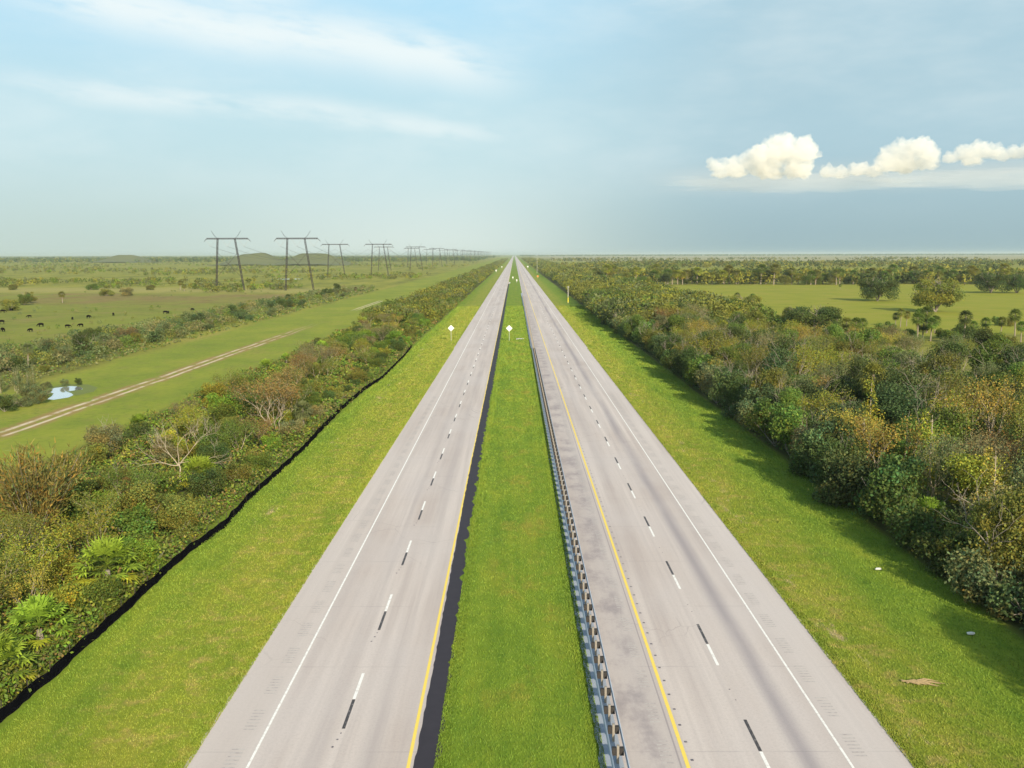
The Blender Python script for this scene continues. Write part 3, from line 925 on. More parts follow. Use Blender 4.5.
def litter(x, y, label, sz, rz):
    bm = bmesh.new(); bmesh.ops.create_icosphere(bm, subdivisions=2, radius=.5)
    for q in bm.verts:
        q.co *= 1 + .35 * mnoise.noise(q.co * 3 + Vector((x, y, 0))); q.co.x *= sz[0]; q.co.y *= sz[1]; q.co.z = max(q.co.z, -.2) * sz[2]
    me = bpy.data.meshes.new('litter_scrap'); bm.to_mesh(me); bm.free(); me.materials.append(M['white'])
    o = tag(link('litter_scrap', me), label, 'litter'); o.location = (x, y, .12); o.rotation_euler = (0, 0, rz)
litter(26.4, 66.4, 'crumpled white scrap on the shaded grass, the farther of two', (.5, .2, .2), .1)
litter(27.5, 54.6, 'small white scrap on the shaded grass right of the road, the nearer one', (.5, .26, .2), 0)

T = Tubes(5)
for i in range(26):
    a = random.gauss(0, .35); l = random.uniform(.6, 1.9); x0 = random.uniform(-.9, .2)
    T.tube([(x0, random.gauss(0, .12), .06), (x0 + l * .5, a * l * .4, .12), (x0 + l, a * l * .5 - .1, .05)], [.04, .035, .012])
br = tag(link('fallen_branch', T.mesh('fallen_branch', M['straw'])), 'tan fallen palm branch lying on the verge beside the right shoulder', 'branch')
br.scale = (.8, .8, .8); br.location = (21.4, 48.2, .02); br.rotation_euler = (0, 0, -.15)

T = Tubes(); T.box((0, 0, .1), (2.0, .45, .2)); T.box((-.9, -1.0, .1), (.4, 1.8, .18))
tag(link('drain_headwall', T.mesh('drain_headwall', M['concrete'])), 'small L-shaped concrete drain in the median grass near the diamond sign', 'drain').location = (1.6, 256, 0)

# ------------------------------------------------------------------ transmission towers
def lattice(T, a, b, w0, w1, n, r=.10):
    a, b = Vector(a), Vector(b); d = (b - a).normalized()
    s = d.orthogonal().normalized() if abs(d.z) < .5 else Vector((1, 0, 0)); s = (s - d * s.dot(d)).normalized(); q = d.cross(s)
    def ring(i):
        c = a + (b - a) * i / n; w_ = (w0 + (w1 - w0) * i / n) / 2
        return [c + s * w_ * sx + q * w_ * sy for sx, sy in ((-1, -1), (1, -1), (1, 1), (-1, 1))]
    R_ = [ring(i) for i in range(n + 1)]
    for k in range(4): T.tube([R_[0][k], R_[n // 2][k], R_[n][k]], [r * 1.4] * 3)
    for i in range(n):
        for k in range(4):
            p0, p1 = (R_[i][k], R_[i + 1][(k + 1) % 4]) if (i + k) % 2 else (R_[i][(k + 1) % 4], R_[i + 1][k])
            T.tube([p0, p1], [r * .6, r * .6])
def build_tower():
    e = empty('transmission_tower'); H = 33.0; parts = []
    for x0, x1 in ((-8.2, -6.0), (9.8, 5.0)):
        T = Tubes(4); lattice(T, (x0, 0, 0), (x1, 0, H), .75, .75, 22); parts.append(link('leg', T.mesh('leg', M['lattice']), e))
    T = Tubes(4); lattice(T, (-13.0, 0, H), (13.4, 0, H), .55, .55, 18, .11)
    T.tube([(-13, 0, H), (-14.7, 0, H - 1.9)], [.2, .12]); T.tube([(13.4, 0, H), (15.1, 0, H - 1.9)], [.2, .12])
    parts.append(link('crossarm', T.mesh('crossarm', M['lattice']), e))
    for sx in (-1, 1):
        T = Tubes(4); xx = -6.0 if sx < 0 else 5.0; T.tube([(xx, 0, H), (xx + sx * 2.0, 0, H + 1.9), (xx + sx * 3.9, 0, H + 5.0)], [.2, .14, .09])
        parts.append(link('horn', T.mesh('horn', M['lattice']), e))
    T = Tubes(4); T.tube([(-7.9, 0, 8), (6.4, 0, 24)], [.09, .09]); T.tube([(8.9, 0, 8), (-6.4, 0, 24)], [.09, .09])
    parts.append(link('cross_brace', T.mesh('cross_brace', M['lattice']), e))
    for cx in (-10.6, 0, 10.6):
        T = Tubes(4); T.tube([(cx - 3.4, 0, H - .4), (cx, 0, H - 5.0)], [.075, .075]); T.tube([(cx + 3.4, 0, H - .4), (cx, 0, H - 5.0)], [.075, .075])
        parts.append(link('insulator', T.mesh('insulator', M['post']), e))
    adopt(e, *parts)
    return e
tw0 = build_tower(); first = True
ordw = ['nearest', 'second', 'third', 'fourth', 'fifth', 'sixth', 'seventh', 'eighth', 'ninth', 'tenth', 'eleventh', 'twelfth', 'thirteenth', 'fourteenth', 'fifteenth', 'sixteenth']
for ln, (X, who) in enumerate(((-183, 'left-hand'), (-138.5, 'right-hand'))):
    for i in range(14):
        y = 610 + 366 * i
        e = tw0 if first else copy_tree(tw0); first = False
        e.location = (X, y, 0)
        tag(e, f'dark H-shaped lattice pylon, {ordw[i]}{"" if i == 0 else " nearest"} of the {who} row', 'pylon', 'pylons in two parallel rows left of the highway')
    for c, cx in enumerate((-10.6, 0, 10.6)):
        T = Tubes(4)
        for i in range(13):
            y0 = 610 + 366 * i
            pts = [(X + cx, y0 + 366 * s_ / 8, 28.0 - 9.5 * 4 * (s_ / 8) * (1 - s_ / 8)) for s_ in range(9)]
            T.tube(pts, [.06 + .00002 * y0] * 9)
        o_ = link('power_cable', T.mesh('power_cable', M['cable'])); tag(o_, f'{("left", "middle", "right")[c]} sagging cable strung under the {who} row of pylons', 'cable', 'cables between the pylons')

# ------------------------------------------------------------------ cattle
def build_cow():
    me = bpy.data.meshes.new('cow')
    V = [(0, 0, 1.02), (.55, 0, 1.05), (.85, 0, 1.1), (1.12, 0, .95), (1.36, 0, .62), (1.52, 0, .34), (-.55, 0, 1.05), (-.82, 0, 1.08), (-.93, 0, .9), (-.96, 0, .5),
         (.6, .2, .75), (.62, .22, .38), (.6, .22, .04), (.6, -.2, .75), (.5, -.22, .38), (.52, -.22, .04),
         (-.62, .2, .8), (-.72, .22, .42), (-.66, .22, .04), (-.62, -.2, .8), (-.66, -.22, .42), (-.58, -.22, .04), (1.25, .2, .86), (1.25, -.2, .86)]
    E_ = [(0, 1), (1, 2), (2, 3), (3, 4), (4, 5), (0, 6), (6, 7), (7, 8), (8, 9), (1, 10), (10, 11), (11, 12), (1, 13), (13, 14), (14, 15),
          (6, 16), (16, 17), (17, 18), (6, 19), (19, 20), (20, 21), (3, 22), (3, 23)]
    rr = [.40, .36, .24, .17, .14, .09, .37, .25, .04, .03, .15, .07, .06, .15, .07, .06, .18, .08, .06, .18, .08, .06, .04, .04]
    me.from_pydata(V, E_, []); me.update()
    o = link('cow', me); me.materials.append(M['cow']); M['cow'].node_tree.nodes['Principled BSDF'].inputs['Specular IOR Level'].default_value = 0
    md = o.modifiers.new('skin', 'SKIN'); sv = me.skin_vertices[0].data
    for i, r in enumerate(rr): sv[i].radius = (r, r)
    sv[0].use_root = True
    o.modifiers.new('sub', 'SUBSURF').levels = 1; o.modifiers['sub'].render_levels = 1
    return o
cow0 = build_cow(); firstc = True
CW = [(-160.0, 378, 0), (-157, 340, 1), (-150, 372, 0), (-146, 318, 1), (-138, 330, 0), (-140, 366, 1), (-134, 350, 0)]
cows = [(1, 324), (2, 332), (11, 311), (29, 318), (30, 332), (40.5, 327), (67, 328), (72, 320), (80.5, 327), (88, 318.5), (113, 316), (165, 314), (168, 314), (178, 333), (192, 311), (2, 313)]
def g(px, py, z=0.0):
    """ground point seen at a picture point, used once to plan where things stand"""
    r = R(0.14); dx, dy = px - 512, py - 384
    dx, dy = dx * math.cos(r) - dy * math.sin(r), dx * math.sin(r) + dy * math.cos(r)
    Y = dy + 130
    return (dx - 2.5) * (CAM_H - z) / math.cos(PITCH) / Y, (CAM_H - z) * ((FPX + 16900 / FPX) / Y - 130 / FPX)
cow_l = ['at the left edge of the herd', 'nearest the left edge below the herd', 'near the left edge by a shrub', 'alone above the front of the herd', 'closest to the camera at the left',
         'second from the left in the front row', 'in the middle of the front row', 'standing just behind the front row', 'at the right of the front row', 'between the front row and the dry grass',
         'at the right of the main herd', 'left of the close pair grazing together', 'right of the close pair grazing together', 'beside the grey scrub, apart from the herd', 'farthest right near the dry margin', 'far back at the left edge']
for (px_, py_), l_ in zip(cows, cow_l):
    o_ = cow0 if firstc else cow0.copy()
    if not firstc: COL.objects.link(o_)
    firstc = False
    x, y = g(px_, py_); o_.location = (x, y, 0); o_.rotation_euler = (0, 0, random.uniform(0, 6.28)); s_ = random.uniform(.75, .98); o_.scale = (s_,) * 3
    tag(o_, 'black grazing cow ' + l_, 'cow', 'black cattle grazing in the left pasture')

# ------------------------------------------------------------------ vegetation placed as individuals
taken = []
def free(x, y, r):
    for a, b, q in taken:
        if (a - x) ** 2 + (b - y) ** 2 < (r + q) ** 2: return False
    return True
def special(kind, x, y, colour, h, label, k=None, wide=1.0, r=1.5, rz=None):
    plant(kind, x, y, colour, h, k, wide, label, rz=rz); taken.append((x, y, r))

# --- left belt, one by one
special('feathery', -38.4, 73.5, 'olive-brown', 1.16, 'broad feathery brown tree at the left edge, the tallest plant there', r=3.6, wide=1.1)
special('young_palm', -27.6, 61.8, 'lime green', 1.32, 'large bright fan palm beside the black fence, upper of the three', k=1, r=2.6)
special('young_palm', -28.2, 53.6, 'lime green', 1.2, 'bright fan palm with a yellowing lower frond, middle of the three', k=0, r=2.2)
special('young_palm', -27.6, 47.6, 'lime green', 1.25, 'bright fan palm at the left edge, lowest of the three by the fence', k=0, r=2.2)
special('dead', -34.0, 94, 'olive', .68, 'leafless pale forked tree standing above the left thicket', k=0, wide=1.05, r=3.0, rz=0.0)
special('dead', -30.5, 120, 'olive', .7, 'leafless pale tree amid rust-coloured brush right of the forked one', k=1, r=2.2)
special('sparse', -33.0, 126, 'rust-brown', .85, 'spreading rust-brown thin tree behind the leafless trees on the left', k=0, wide=1.4, r=3)
special('young_palm', -30.3, 89, 'lime green', 1.25, 'bright fan palm at the foot of the pale forked tree', k=1, r=2.0)
special('palm', -27.6, 122, 'grey-green', .62, 'short grey-green fan palm by the bend of the black fence', k=1, r=1.8)
special('sparse', -35.5, 150, 'rust-brown', .75, 'thin rusty tree with a pale forked trunk in the left belt', k=1, r=2)
special('dead', -28.4, 44.5, 'olive', .4, 'low dry bush of bare twigs in the bottom left corner', k=1, r=1.2)
# --- right belt, one by one
special('sparse', 36.0, 90, 'golden', .96, 'golden thin-leaved tree with a pale forked trunk on the right', k=0, r=2.4)
special('slender', 38.0, 100, 'yellow-green', 1.08, 'narrow yellow-green tree rising behind the golden forked one', k=0, r=1.4)
special('slender', 34.6, 92.5, 'rust-brown', .88, 'narrow rusty tree just left of the golden forked one', k=1, r=1.2)
special('slender', 38.4, 86.0, 'yellow-green', 1.08, 'narrow yellow-green tree right of the golden forked one', k=1, r=1.6)
special('slender', 38.0, 73.5, 'golden', .98, 'narrow golden tree in the near right thicket', k=1, r=1.6)
special('sparse', 39.6, 135, 'grey-green', .86, 'pale thin tree with whitish limbs midway up the right belt', k=1, r=2.2)
special('sparse', 42.0, 130, 'rust-brown', .70, 'small rusty thin tree beside the whitish-limbed one', k=2, r=1.8)
special('sparse', 50.0, 98, 'golden', 1.1, 'tall golden wispy tree deep in the near right woods', k=2, r=2.4)
special('sparse', 37.0, 60, 'golden', .86, 'golden thin tree with bare twigs near the right edge', k=1, r=2)
special('sparse', 36.0, 67, 'grey-brown', .8, 'grey twiggy tree at the right edge below the golden ones', k=0, r=2)
special('sparse', 38.5, 178, 'yellow-green', .98, 'broad yellow-green thin tree above the bend of the right verge', k=0, wide=1.2, r=3)
special('sparse', 35.5, 158, 'golden', .75, 'yellow thin bush-like tree behind the right verge trees', k=1, r=2)
special('sparse', 43.5, 152, 'rust-brown', .7, 'reddish thin tree amid green ones in the right belt', k=2, r=2)
special('sparse', 58.0, 82, 'grey-brown', 1.05, 'grey-barked wispy tree among dark crowns at the right', k=2, r=2)
special('dead', 51, 165, 'olive', .7, 'tangle of pale dead branches in a gap of the right belt', k=1, r=2.5)
special('young_palm', 33.5, 74.5, 'bright green', 1.1, 'bright fan palm low in the near right thicket', k=1, r=1.8)
special('young_palm', 32.6, 81.0, 'mid-green', 1.05, 'darker fan palm at the verge edge of the right thicket', k=0, r=1.8)

def belt(x0, x1, y0, y1, n, chooser, zone, gap=.55):
    c = 0; tries = 0
    while c < n and tries < n * 60:
        tries += 1
        x = random.uniform(x0, x1); y = y0 * (y1 / y0) ** random.random()
        kind, colour, h, r, k, wide = chooser(x, y)
        if not free(x, y, r * gap): continue
        taken.append((x, y, r * gap)); plant(kind, x, y, colour, h, k, wide, None, zone(x, y)); c += 1
    return c

def zone_right(x, y):
    e = 'by the right verge' if x < 36 else ('in the right belt' if x < 56 else 'on the pasture side')
    return e + (' nearest the camera' if y < 75 else ' before the golden trees' if y < 90 else ' beyond the golden trees' if y < 130 else ' short of the signs' if y < 185 else ' level with the signs' if y < 290 else ' beyond the signs')
def zone_left(x, y):
    e = 'beside the black fence' if x > -32 else ('in the left belt' if x > -40 else 'on the track side')
    return e + (' nearest the camera' if y < 66 else ' before the dead tree' if y < 96 else ' beyond the dead tree' if y < 140 else ' short of the signs' if y < 210 else ' level with the signs' if y < 290 else ' beyond the signs')

def pick(pairs):
    s_ = sum(p for p, _ in pairs); q = random.random() * s_
    for p, c in pairs:
        q -= p
        if q <= 0: return c
    return pairs[-1][1]

def edge_r(x, y):
    if random.random() < .55:
        return 'shrub', pick([(4, 'dark green'), (3, 'blue-green'), (2, 'mid-green'), (1.2, 'grey-green'), (.6, 'grey-brown')]), random.uniform(1.2, 1.75), 2.4, None, .95
    return 'broadleaf', pick([(4, 'dark green'), (3, 'blue-green'), (3, 'mid-green'), (1, 'olive')]), random.uniform(.65, .92), 3.0, None, .9
def mid_r(x, y):
    q = random.random()
    far = min(1, max(0, (y - 110) / 90))
    if q < .30 + .1 * far: return 'sparse', pick([(1.6, 'golden'), (1.6, 'grey-brown'), (.7, 'rust-brown'), (3, 'yellow-green'), (4, 'grey-green'), (3, 'olive'), (2, 'mid-green')]), random.uniform(.62, 1.0), 2.3, None, 1.0
    if q < .34 + .1 * far: return 'palm', pick([(1, 'dark green'), (1, 'olive')]), random.uniform(.7, 1.0), 1.8, None, 1.0
    c = pick([(4, 'dark green'), (3, 'blue-green'), (2.2 + far, 'mid-green'), (1 + far * 1.5, 'olive'), (1 + far, 'grey-green'), (.5 + far * 1.6, 'yellow-green'), (.3, 'grey-brown')])
    return 'broadleaf', c, random.uniform(.55, 1.02), 2.7, None, random.uniform(.85, 1.15)
def edge_l(x, y):
    return 'shrub', pick([(3, 'mid-green'), (2, 'dark green'), (2, 'olive'), (1.2, 'grey-brown'), (1, 'yellow-green'), (1.4, 'bright green')]), random.uniform(.6, .98), 1.9, None, 1.0
def mid_l(x, y):
    q = random.random()
    if q < .32: return 'sparse', pick([(1.6, 'rust-brown'), (1.5, 'golden'), (1.5, 'grey-brown'), (3, 'olive'), (3, 'yellow-green'), (3, 'mid-green')]), random.uniform(.42, .66), 2.0, None, 1.15
    if q < .38: return 'young_palm', pick([(2, 'bright green'), (1, 'lime green')]), random.uniform(.8, 1.15), 1.8, None, 1.0
    if q < .48: return 'broadleaf', pick([(3, 'mid-green'), (2, 'olive'), (2, 'dark green'), (1, 'bright green'), (1, 'grey-brown')]), random.uniform(.42, .62), 2.4, None, 1.1
    return 'shrub', pick([(4, 'mid-green'), (3, 'bright green'), (3, 'olive'), (1, 'grey-brown'), (.5, 'rust-brown'), (2.5, 'yellow-green'), (2, 'dark green')]), random.uniform(.7, 1.25), 2.1, None, 1.0

belt(31.0, 34.2, 30, 420, 104, edge_r, zone_right, .5)
belt(34.5, 58, 34, 300, 175, mid_r, zone_right, .58)
belt(56, 72, 50, 290, 80, mid_r, zone_right, .62)
belt(70, 90, 85, 225, 46, mid_r, zone_right, .6)
belt(-29.5, -27.0, 30, 300, 46, edge_l, zone_left, .48)
belt(-41, -29.6, 34, 330, 125, mid_l, zone_left, .5)
belt(-50, -40, 50, 330, 44, mid_l, zone_left, .6)

# --- right pasture: oaks and palms seen one by one
special('oak', *g(877, 301), 'dark green', .92, 'broad dark oak standing alone in the right pasture, left one', k=0)
special('oak', *g(935, 312), 'olive', 1.0, 'tallest spreading oak in the right pasture beside the lone one', k=1)
special('oak', *g(990, 293), 'dark green', .98, 'dark oak at the far side of the right pasture, near the photo edge', k=0, wide=.9)
special('oak', *g(1016, 293), 'dark green', .82, 'oak cut by the right edge of the photo at the pasture back', k=1)
special('oak', *g(742, 318), 'olive', .62, 'low spreading oak at the left end of the right pasture', k=1, wide=1.2)
special('oak', *g(812, 334), 'dark green', .66, 'dark domed oak at the near edge of the right pasture', k=0, wide=1.15)
special('oak', *g(792, 328), 'dark green', .5, 'smaller dark tree touching the domed oak on its left', k=1, wide=.8)
RP = [(737, 304, .75), (752, 306, .7), (760, 322, .8), (722, 312, .7), (836, 337, .8), (846, 339, .85), (855, 341, .8), (862, 337, .75), (829, 340, .7), (847, 348, .7),
      (895, 326, .62), (900, 327, .66), (906, 326, .62), (917, 341, .85), (922, 340, .95), (926, 333, 1.0), (930, 341, .8), (963, 342, .92), (972, 338, .6), (985, 334, .75),
      (1000, 336, .7), (1014, 338, .88), (1020, 342, .7), (934, 333, .8), (919, 331, .75), (840, 290, .5), (704, 298, .6)]
for i, (a, b, s_) in enumerate(RP):
    x, y = g(a, b); near = 'in the middle palm clump' if 825 < a < 870 else 'in the trio of palms on open pasture' if 890 < a < 910 else 'in the stack below the tallest oak' if 914 < a < 936 else 'right of the tallest oak' if a > 940 else 'at the left end of the pasture'
    plant('palm', x, y, pick([(2, 'olive'), (2, 'mid-green'), (1, 'dark green')]), s_, None, 1.0, None, near); taken.append((x, y, 1.5))
SH = [(950, 342, 1.3), (942, 338, 1.1), (956, 338, 1.2), (978, 346, 1.4), (990, 350, 1.5), (1003, 352, 1.3), (1010, 346, 1.0), (960, 354, .8), (968, 357, .8), (1018, 358, 1.2), (870, 335, .9), (880, 334, .8), (885, 340, 1.2),
      (890, 344, 1.0), (867, 345, 1.1), (905, 345, .9), (775, 325, 1.0), (768, 318, .9), (700, 304, 1.0), (715, 316, 1.2), (730, 320, 1.1), (690, 298, 1.1), (1006, 326, .8), (995, 325, .7), (912, 338, 1.0)]
for a, b, s_ in SH:
    x, y = g(a, b); plant('shrub', x, y, pick([(2, 'olive'), (2, 'mid-green'), (2, 'dark green')]), s_ * 1.15, None, 1.0, None, 'at the near edge of the right pasture' if a > 860 else 'at the left end of the right pasture'); taken.append((x, y, 1.5))
# --- line of palms and trees closing the pasture, 700 m off
xx = 62.0; i = 0
while xx < 390:
    y = 712 + 10 * math.sin(xx * .05) + random.uniform(-9, 9)
    if random.random() < .62: plant('palm', xx, y, pick([(2, 'olive'), (2, 'yellow-green'), (1, 'mid-green')]), random.uniform(1.2, 1.7), None, 1.25, None, 'in the line closing the right pasture')
    else: plant('broadleaf', xx, y, pick([(2, 'olive'), (2, 'dark green'), (1, 'mid-green')]), random.uniform(.8, 1.25), None, 1.2, None, 'in the line closing the right pasture')
    xx += random.uniform(2.6, 4.6)

# --- left plain
LP = [('broadleaf', 30, 303, .85, 'olive', 'shaggy upright tree'), ('palm', 62, 303, .72, 'olive', 'round-headed palm'), ('shrub', 10, 311, 1.6, 'olive', ''), ('shrub', 24, 305, 1.5, 'mid-green', ''),
      ('shrub', 106, 296, 1.9, 'olive', ''), ('shrub', 126, 296, 1.6, 'grey-brown', ''), ('palm', 180, 290, .8, 'olive', ''), ('palm', 184, 291, .7, 'olive', ''), ('shrub', 12, 290, 1.8, 'olive', ''),
      ('shrub', 92, 290, 2.0, 'mid-green', ''), ('shrub', 150, 290, 1.6, 'olive', ''), ('palm', 288, 303, .6, 'dark green', 'round-headed palm')]
for kd, a, b, s_, c_, fm in LP:
    x, y = g(a, b); plant(kd, x, y, c_, s_, None, 1.2, None, 'on the left plain behind the cattle', form=fm or None); taken.append((x, y, 2))
# grey scrub row left of the grass corridor
for i in range(50):
    u = random.random(); y = 150 + 430 * u ** 1.2; x = random.uniform(-116, -90) - (10 if y < 200 else 0) * random.random()
    if not free(x, y, 1.6): continue
    kd = pick([(6, 'shrub'), (.5, 'palm'), (1.8, 'broadleaf')])
    plant(kd, x, y, pick([(3, 'grey-green'), (2, 'dark green'), (2, 'blue-green'), (2, 'olive'), (1, 'grey-brown')]), random.uniform(.8, 1.35) if kd == 'shrub' else random.uniform(.45, .7), None, 1.1, None,
          'in scrub left of the track' + (' near the cattle' if y < 320 else ' towards pylons')); taken.append((x, y, 1.6))
for i in range(16):
    y = random.uniform(135, 230); x = random.uniform(-150, -90)
    if free(x, y, 2) and not (-92 < x and y < 175):
        plant('shrub', x, y, pick([(3, 'olive'), (2, 'grey-brown'), (1, 'mid-green')]), random.uniform(.5, .9), None, 1.2, None, 'on the rough ground behind the pond'); taken.append((x, y, 2))
for i in range(12):
    x, y = g(random.uniform(0, 34), random.uniform(386, 396))
    plant('slender', x, y, 'grey-green', random.uniform(.38, .55), None, .8, None, 'with a pale stem left of the pond'); taken.append((x, y, 1))
for a, b, s_ in ((30, 402, .8), (22, 407, .7), (42, 399, .7), (12, 408, .7), (38, 404, .6), (4, 412, .75), (78, 385, .35), (64, 386, .35), (46, 388, .5)):
    x, y = g(a, b); plant('shrub', x, y, pick([(1, 'grey-green'), (1, 'dark green')]), s_, None, 1.1, None, 'on the bank of the small pond'); taken.append((x, y, 1))

# unused kinds out of the scene
for ps in PROTO.values():
    for e in ps:
        if e.name not in USED:
            for c in list(e.children): bpy.data.objects.remove(c)
            bpy.data.objects.remove(e)

# labels: look, place, and where several still read alike, their order from the camera
bpy.context.view_layer.update()
SIZE = lambda h, kd: ('tall ' if h > 1.0 else '' if h > .75 else 'small ') if kd != 'shrub' else ('big ' if h > 1.25 else '' if h > .85 else 'low ')
FORM = {'broadleaf': 'leafy tree', 'oak': 'oak', 'shrub': 'bush', 'sparse': 'thin-leaved tree', 'dead': 'bare tree', 'slender': 'narrow tree', 'feathery': 'feathery tree', 'palm': 'trunked palm', 'young_palm': 'trunkless palm'}
by = {}
for r_ in ALL:
    e = r_['o']
    col = (*COLOURS[r_['colour']], 1)
    for c in e.children:
        if c.name.startswith('crown'): c.color = col
    lab = r_['label'] or f"{SIZE(r_['h'], r_['kind'])}{r_['colour']} {r_['form'] or FORM[r_['kind']]} {r_['zone']}"
    by.setdefault(lab, []).append(r_)
ORD = ['nearest', 'second nearest', 'third nearest', 'fourth nearest', 'fifth nearest', 'sixth nearest', 'seventh nearest', 'eighth nearest', 'ninth nearest', 'tenth nearest'] + [f'{n}th nearest' for n in range(11, 61)]
for lab, rows in by.items():
    rows.sort(key=lambda q: q['y'] if 'closing' not in lab else q['x'])
    for i, r_ in enumerate(rows):
        l_ = lab
        if len(rows) > 1:
            wd = ORD[i] if 'closing' not in lab else ORD[i].replace('nearest', 'from left').replace('from left', 'from the left') if i else 'leftmost'
            l_ = (wd + ' ' + lab)
        tag(r_['o'], l_, CAT[r_['kind']], r_['group'] or {'palm': 'fan palms', 'young_palm': 'trunkless fan palms', 'shrub': 'bushes of the thickets and plain', 'oak': 'oaks of the right pasture'}.get(r_['kind'], 'trees of the belts beside the highway'))

# ------------------------------------------------------------------ vegetation nobody could count
def mass(name, P, size, out, tint, label):
    V, T_ = leaf_quads(P, size, out, tint)
    me = np_mesh(name, V, np.arange(len(V)).reshape(-1, 4), tint=T_); me.materials.append(M['leaf'])
    o = link(name, me); tag(o, label, name.split('_')[-1], kind='stuff')
    return o
PAL = {k: np.array(v) for k, v in COLOURS.items()}

def understory(name, x0, x1, y0, y1, n, hmax, cols, label):
    y = y0 * (y1 / y0) ** rng.random(n); x = rng.uniform(x0, x1, n)
    cell = np.array([mnoise.noise(Vector((a * .25, b * .12, 0))) for a, b in zip(x[::8], y[::8])]); cell = np.repeat(cell, 8)[:n]
    z = rng.random(n) ** 1.2 * hmax * np.clip(.6 + cell * 1.2, .15, 1.3)
    C_ = np.array([PAL[c] for c in cols]); idx = rng.integers(0, len(cols), n // 8 + 1).repeat(8)[:n]
    # clumps: eight leaves share a centre
    ctr = np.stack([x, y, z], 1); ctr = ctr[::8].repeat(8, axis=0)[:n] + rng.normal(size=(n, 3)) * np.array([.3, .3, .16])
    ctr[:, 2] = np.abs(ctr[:, 2]) + .05
    t_ = tint_of(n, .2, .12); t_[:, :3] *= C_[idx]
    return mass(name, ctr, rng.uniform(.6, 1.3, n) * (.09 + ctr[:, 1] * .0006), np.tile([0, 0, 1.], (n, 1)), t_, label)
understory('right_undergrowth', 30.7, 84, 28, 420, 150000, 2.6, ['dark green', 'mid-green', 'grey-brown', 'blue-green'], 'tangled low growth under the right-hand trees')
understory('left_undergrowth', -51, -25.95, 28, 520, 190000, 1.5, ['mid-green', 'olive', 'mid-green', 'bright green', 'olive', 'yellow-green', 'rust-brown'], 'tangled low growth filling the left-hand thicket')
understory('fence_undergrowth', -28.2, -25.95, 26, 235, 42000, .9, ['mid-green', 'olive', 'grey-brown', 'dark green', 'bright green'], 'weedy low growth crowding behind the black fence')
understory('plain_undergrowth', -128, -88, 130, 620, 42000, .6, ['olive', 'grey-green', 'grey-brown', 'mid-green'], 'low rough scrub left of the mown track corridor')

def far_trees(name, pts, label, h=(4, 9), cols=('olive', 'dark green', 'mid-green'), per=60, lum=.11):
    """pts: (N,2); crowns of leaf clumps, coarser the farther they stand"""
    pts = np.asarray(pts); n = len(pts); D = pts[:, 1]
    hh = rng.uniform(h[0], h[1], n) * 1.0; ww = hh * rng.uniform(.45, .75, n)
    k = np.maximum(14, per * np.clip(420 / D, .2, 1) * 1.45).astype(int); idx = np.repeat(np.arange(n), k); m = len(idx)
    d = rng.normal(size=(m, 3)); d /= np.linalg.norm(d, axis=1, keepdims=True); d[:, 2] = d[:, 2] * .9
    rad = rng.uniform(.55, 1.1, m)
    c = np.stack([pts[idx, 0] + d[:, 0] * ww[idx] * rad, pts[idx, 1] + d[:, 1] * ww[idx] * rad, hh[idx] * (.55 + .45 * d[:, 2] * rad)], 1)
    c[:, 2] = np.maximum(c[:, 2], .3)
    C_ = np.array([PAL[q] for q in cols]); ci = rng.integers(0, len(cols), n)
    t_ = tint_of(m, .14, .06); per_l = np.clip(rng.normal(1, lum, n), .5, 1.6); t_[:, :3] *= C_[ci[idx]] * per_l[idx][:, None]
    size = hh[idx] * .75 / np.sqrt(k[idx]) * 1.2
    return mass(name, c, size * rng.uniform(.7, 1.3, m), d, t_, label)

def scatter(x0, x1, y0, y1, n, f_=None, log=True):
    y = y0 * (y1 / y0) ** rng.random(n) if log else rng.uniform(y0, y1, n)
    x = rng.uniform(x0, x1, n) if not callable(x0) else None
    P = np.stack([x, y], 1)
    if f_ is not None:
        keep = np.array([f_(a, b) for a, b in P]); P = P[keep]
    return P
nz = lambda a, b, s_: mnoise.fractal(Vector((a * s_, b * s_ * .6, 4.2)), 1.0, 2.0, 3)
# belts carrying on to the vanishing point
far_trees('right_woods', scatter(30.5, 76, 285, 4200, 2600, lambda a, b: a > 31 + (2.5 if b > 500 else 0) ), 'dense belt of trees running on along the right verge to the horizon', (5, 9), ('mid-green', 'olive', 'olive', 'yellow-green', 'grey-green', 'dark green'), 210)
far_trees('left_woods', scatter(-50, -27, 310, 4200, 1700), 'dense belt of bushes running on along the left verge to the horizon', (2.6, 5.5), ('olive', 'mid-green', 'grey-green', 'yellow-green', 'mid-green'), 90)
far_trees('grey_scrub', scatter(-119, -91, 150, 640, 420, lambda a, b: not (b < 190 and a > -96)), 'low grey-green scrub filling the row left of the mown corridor', (1.3, 3.6), ('grey-green', 'grey-green', 'mid-green', 'olive', 'blue-green', 'grey-brown'), 120)
far_trees('pasture_scrub', scatter(-360, -118, 235, 600, 420, lambda a, b: nz(a, b, .012) > -.05 and a > -.62 * b - 20), 'tiny scattered tussocks and scrub across the left pasture', (.35, 1.5), ('olive', 'grey-green', 'mid-green', 'grey-brown'), 34)
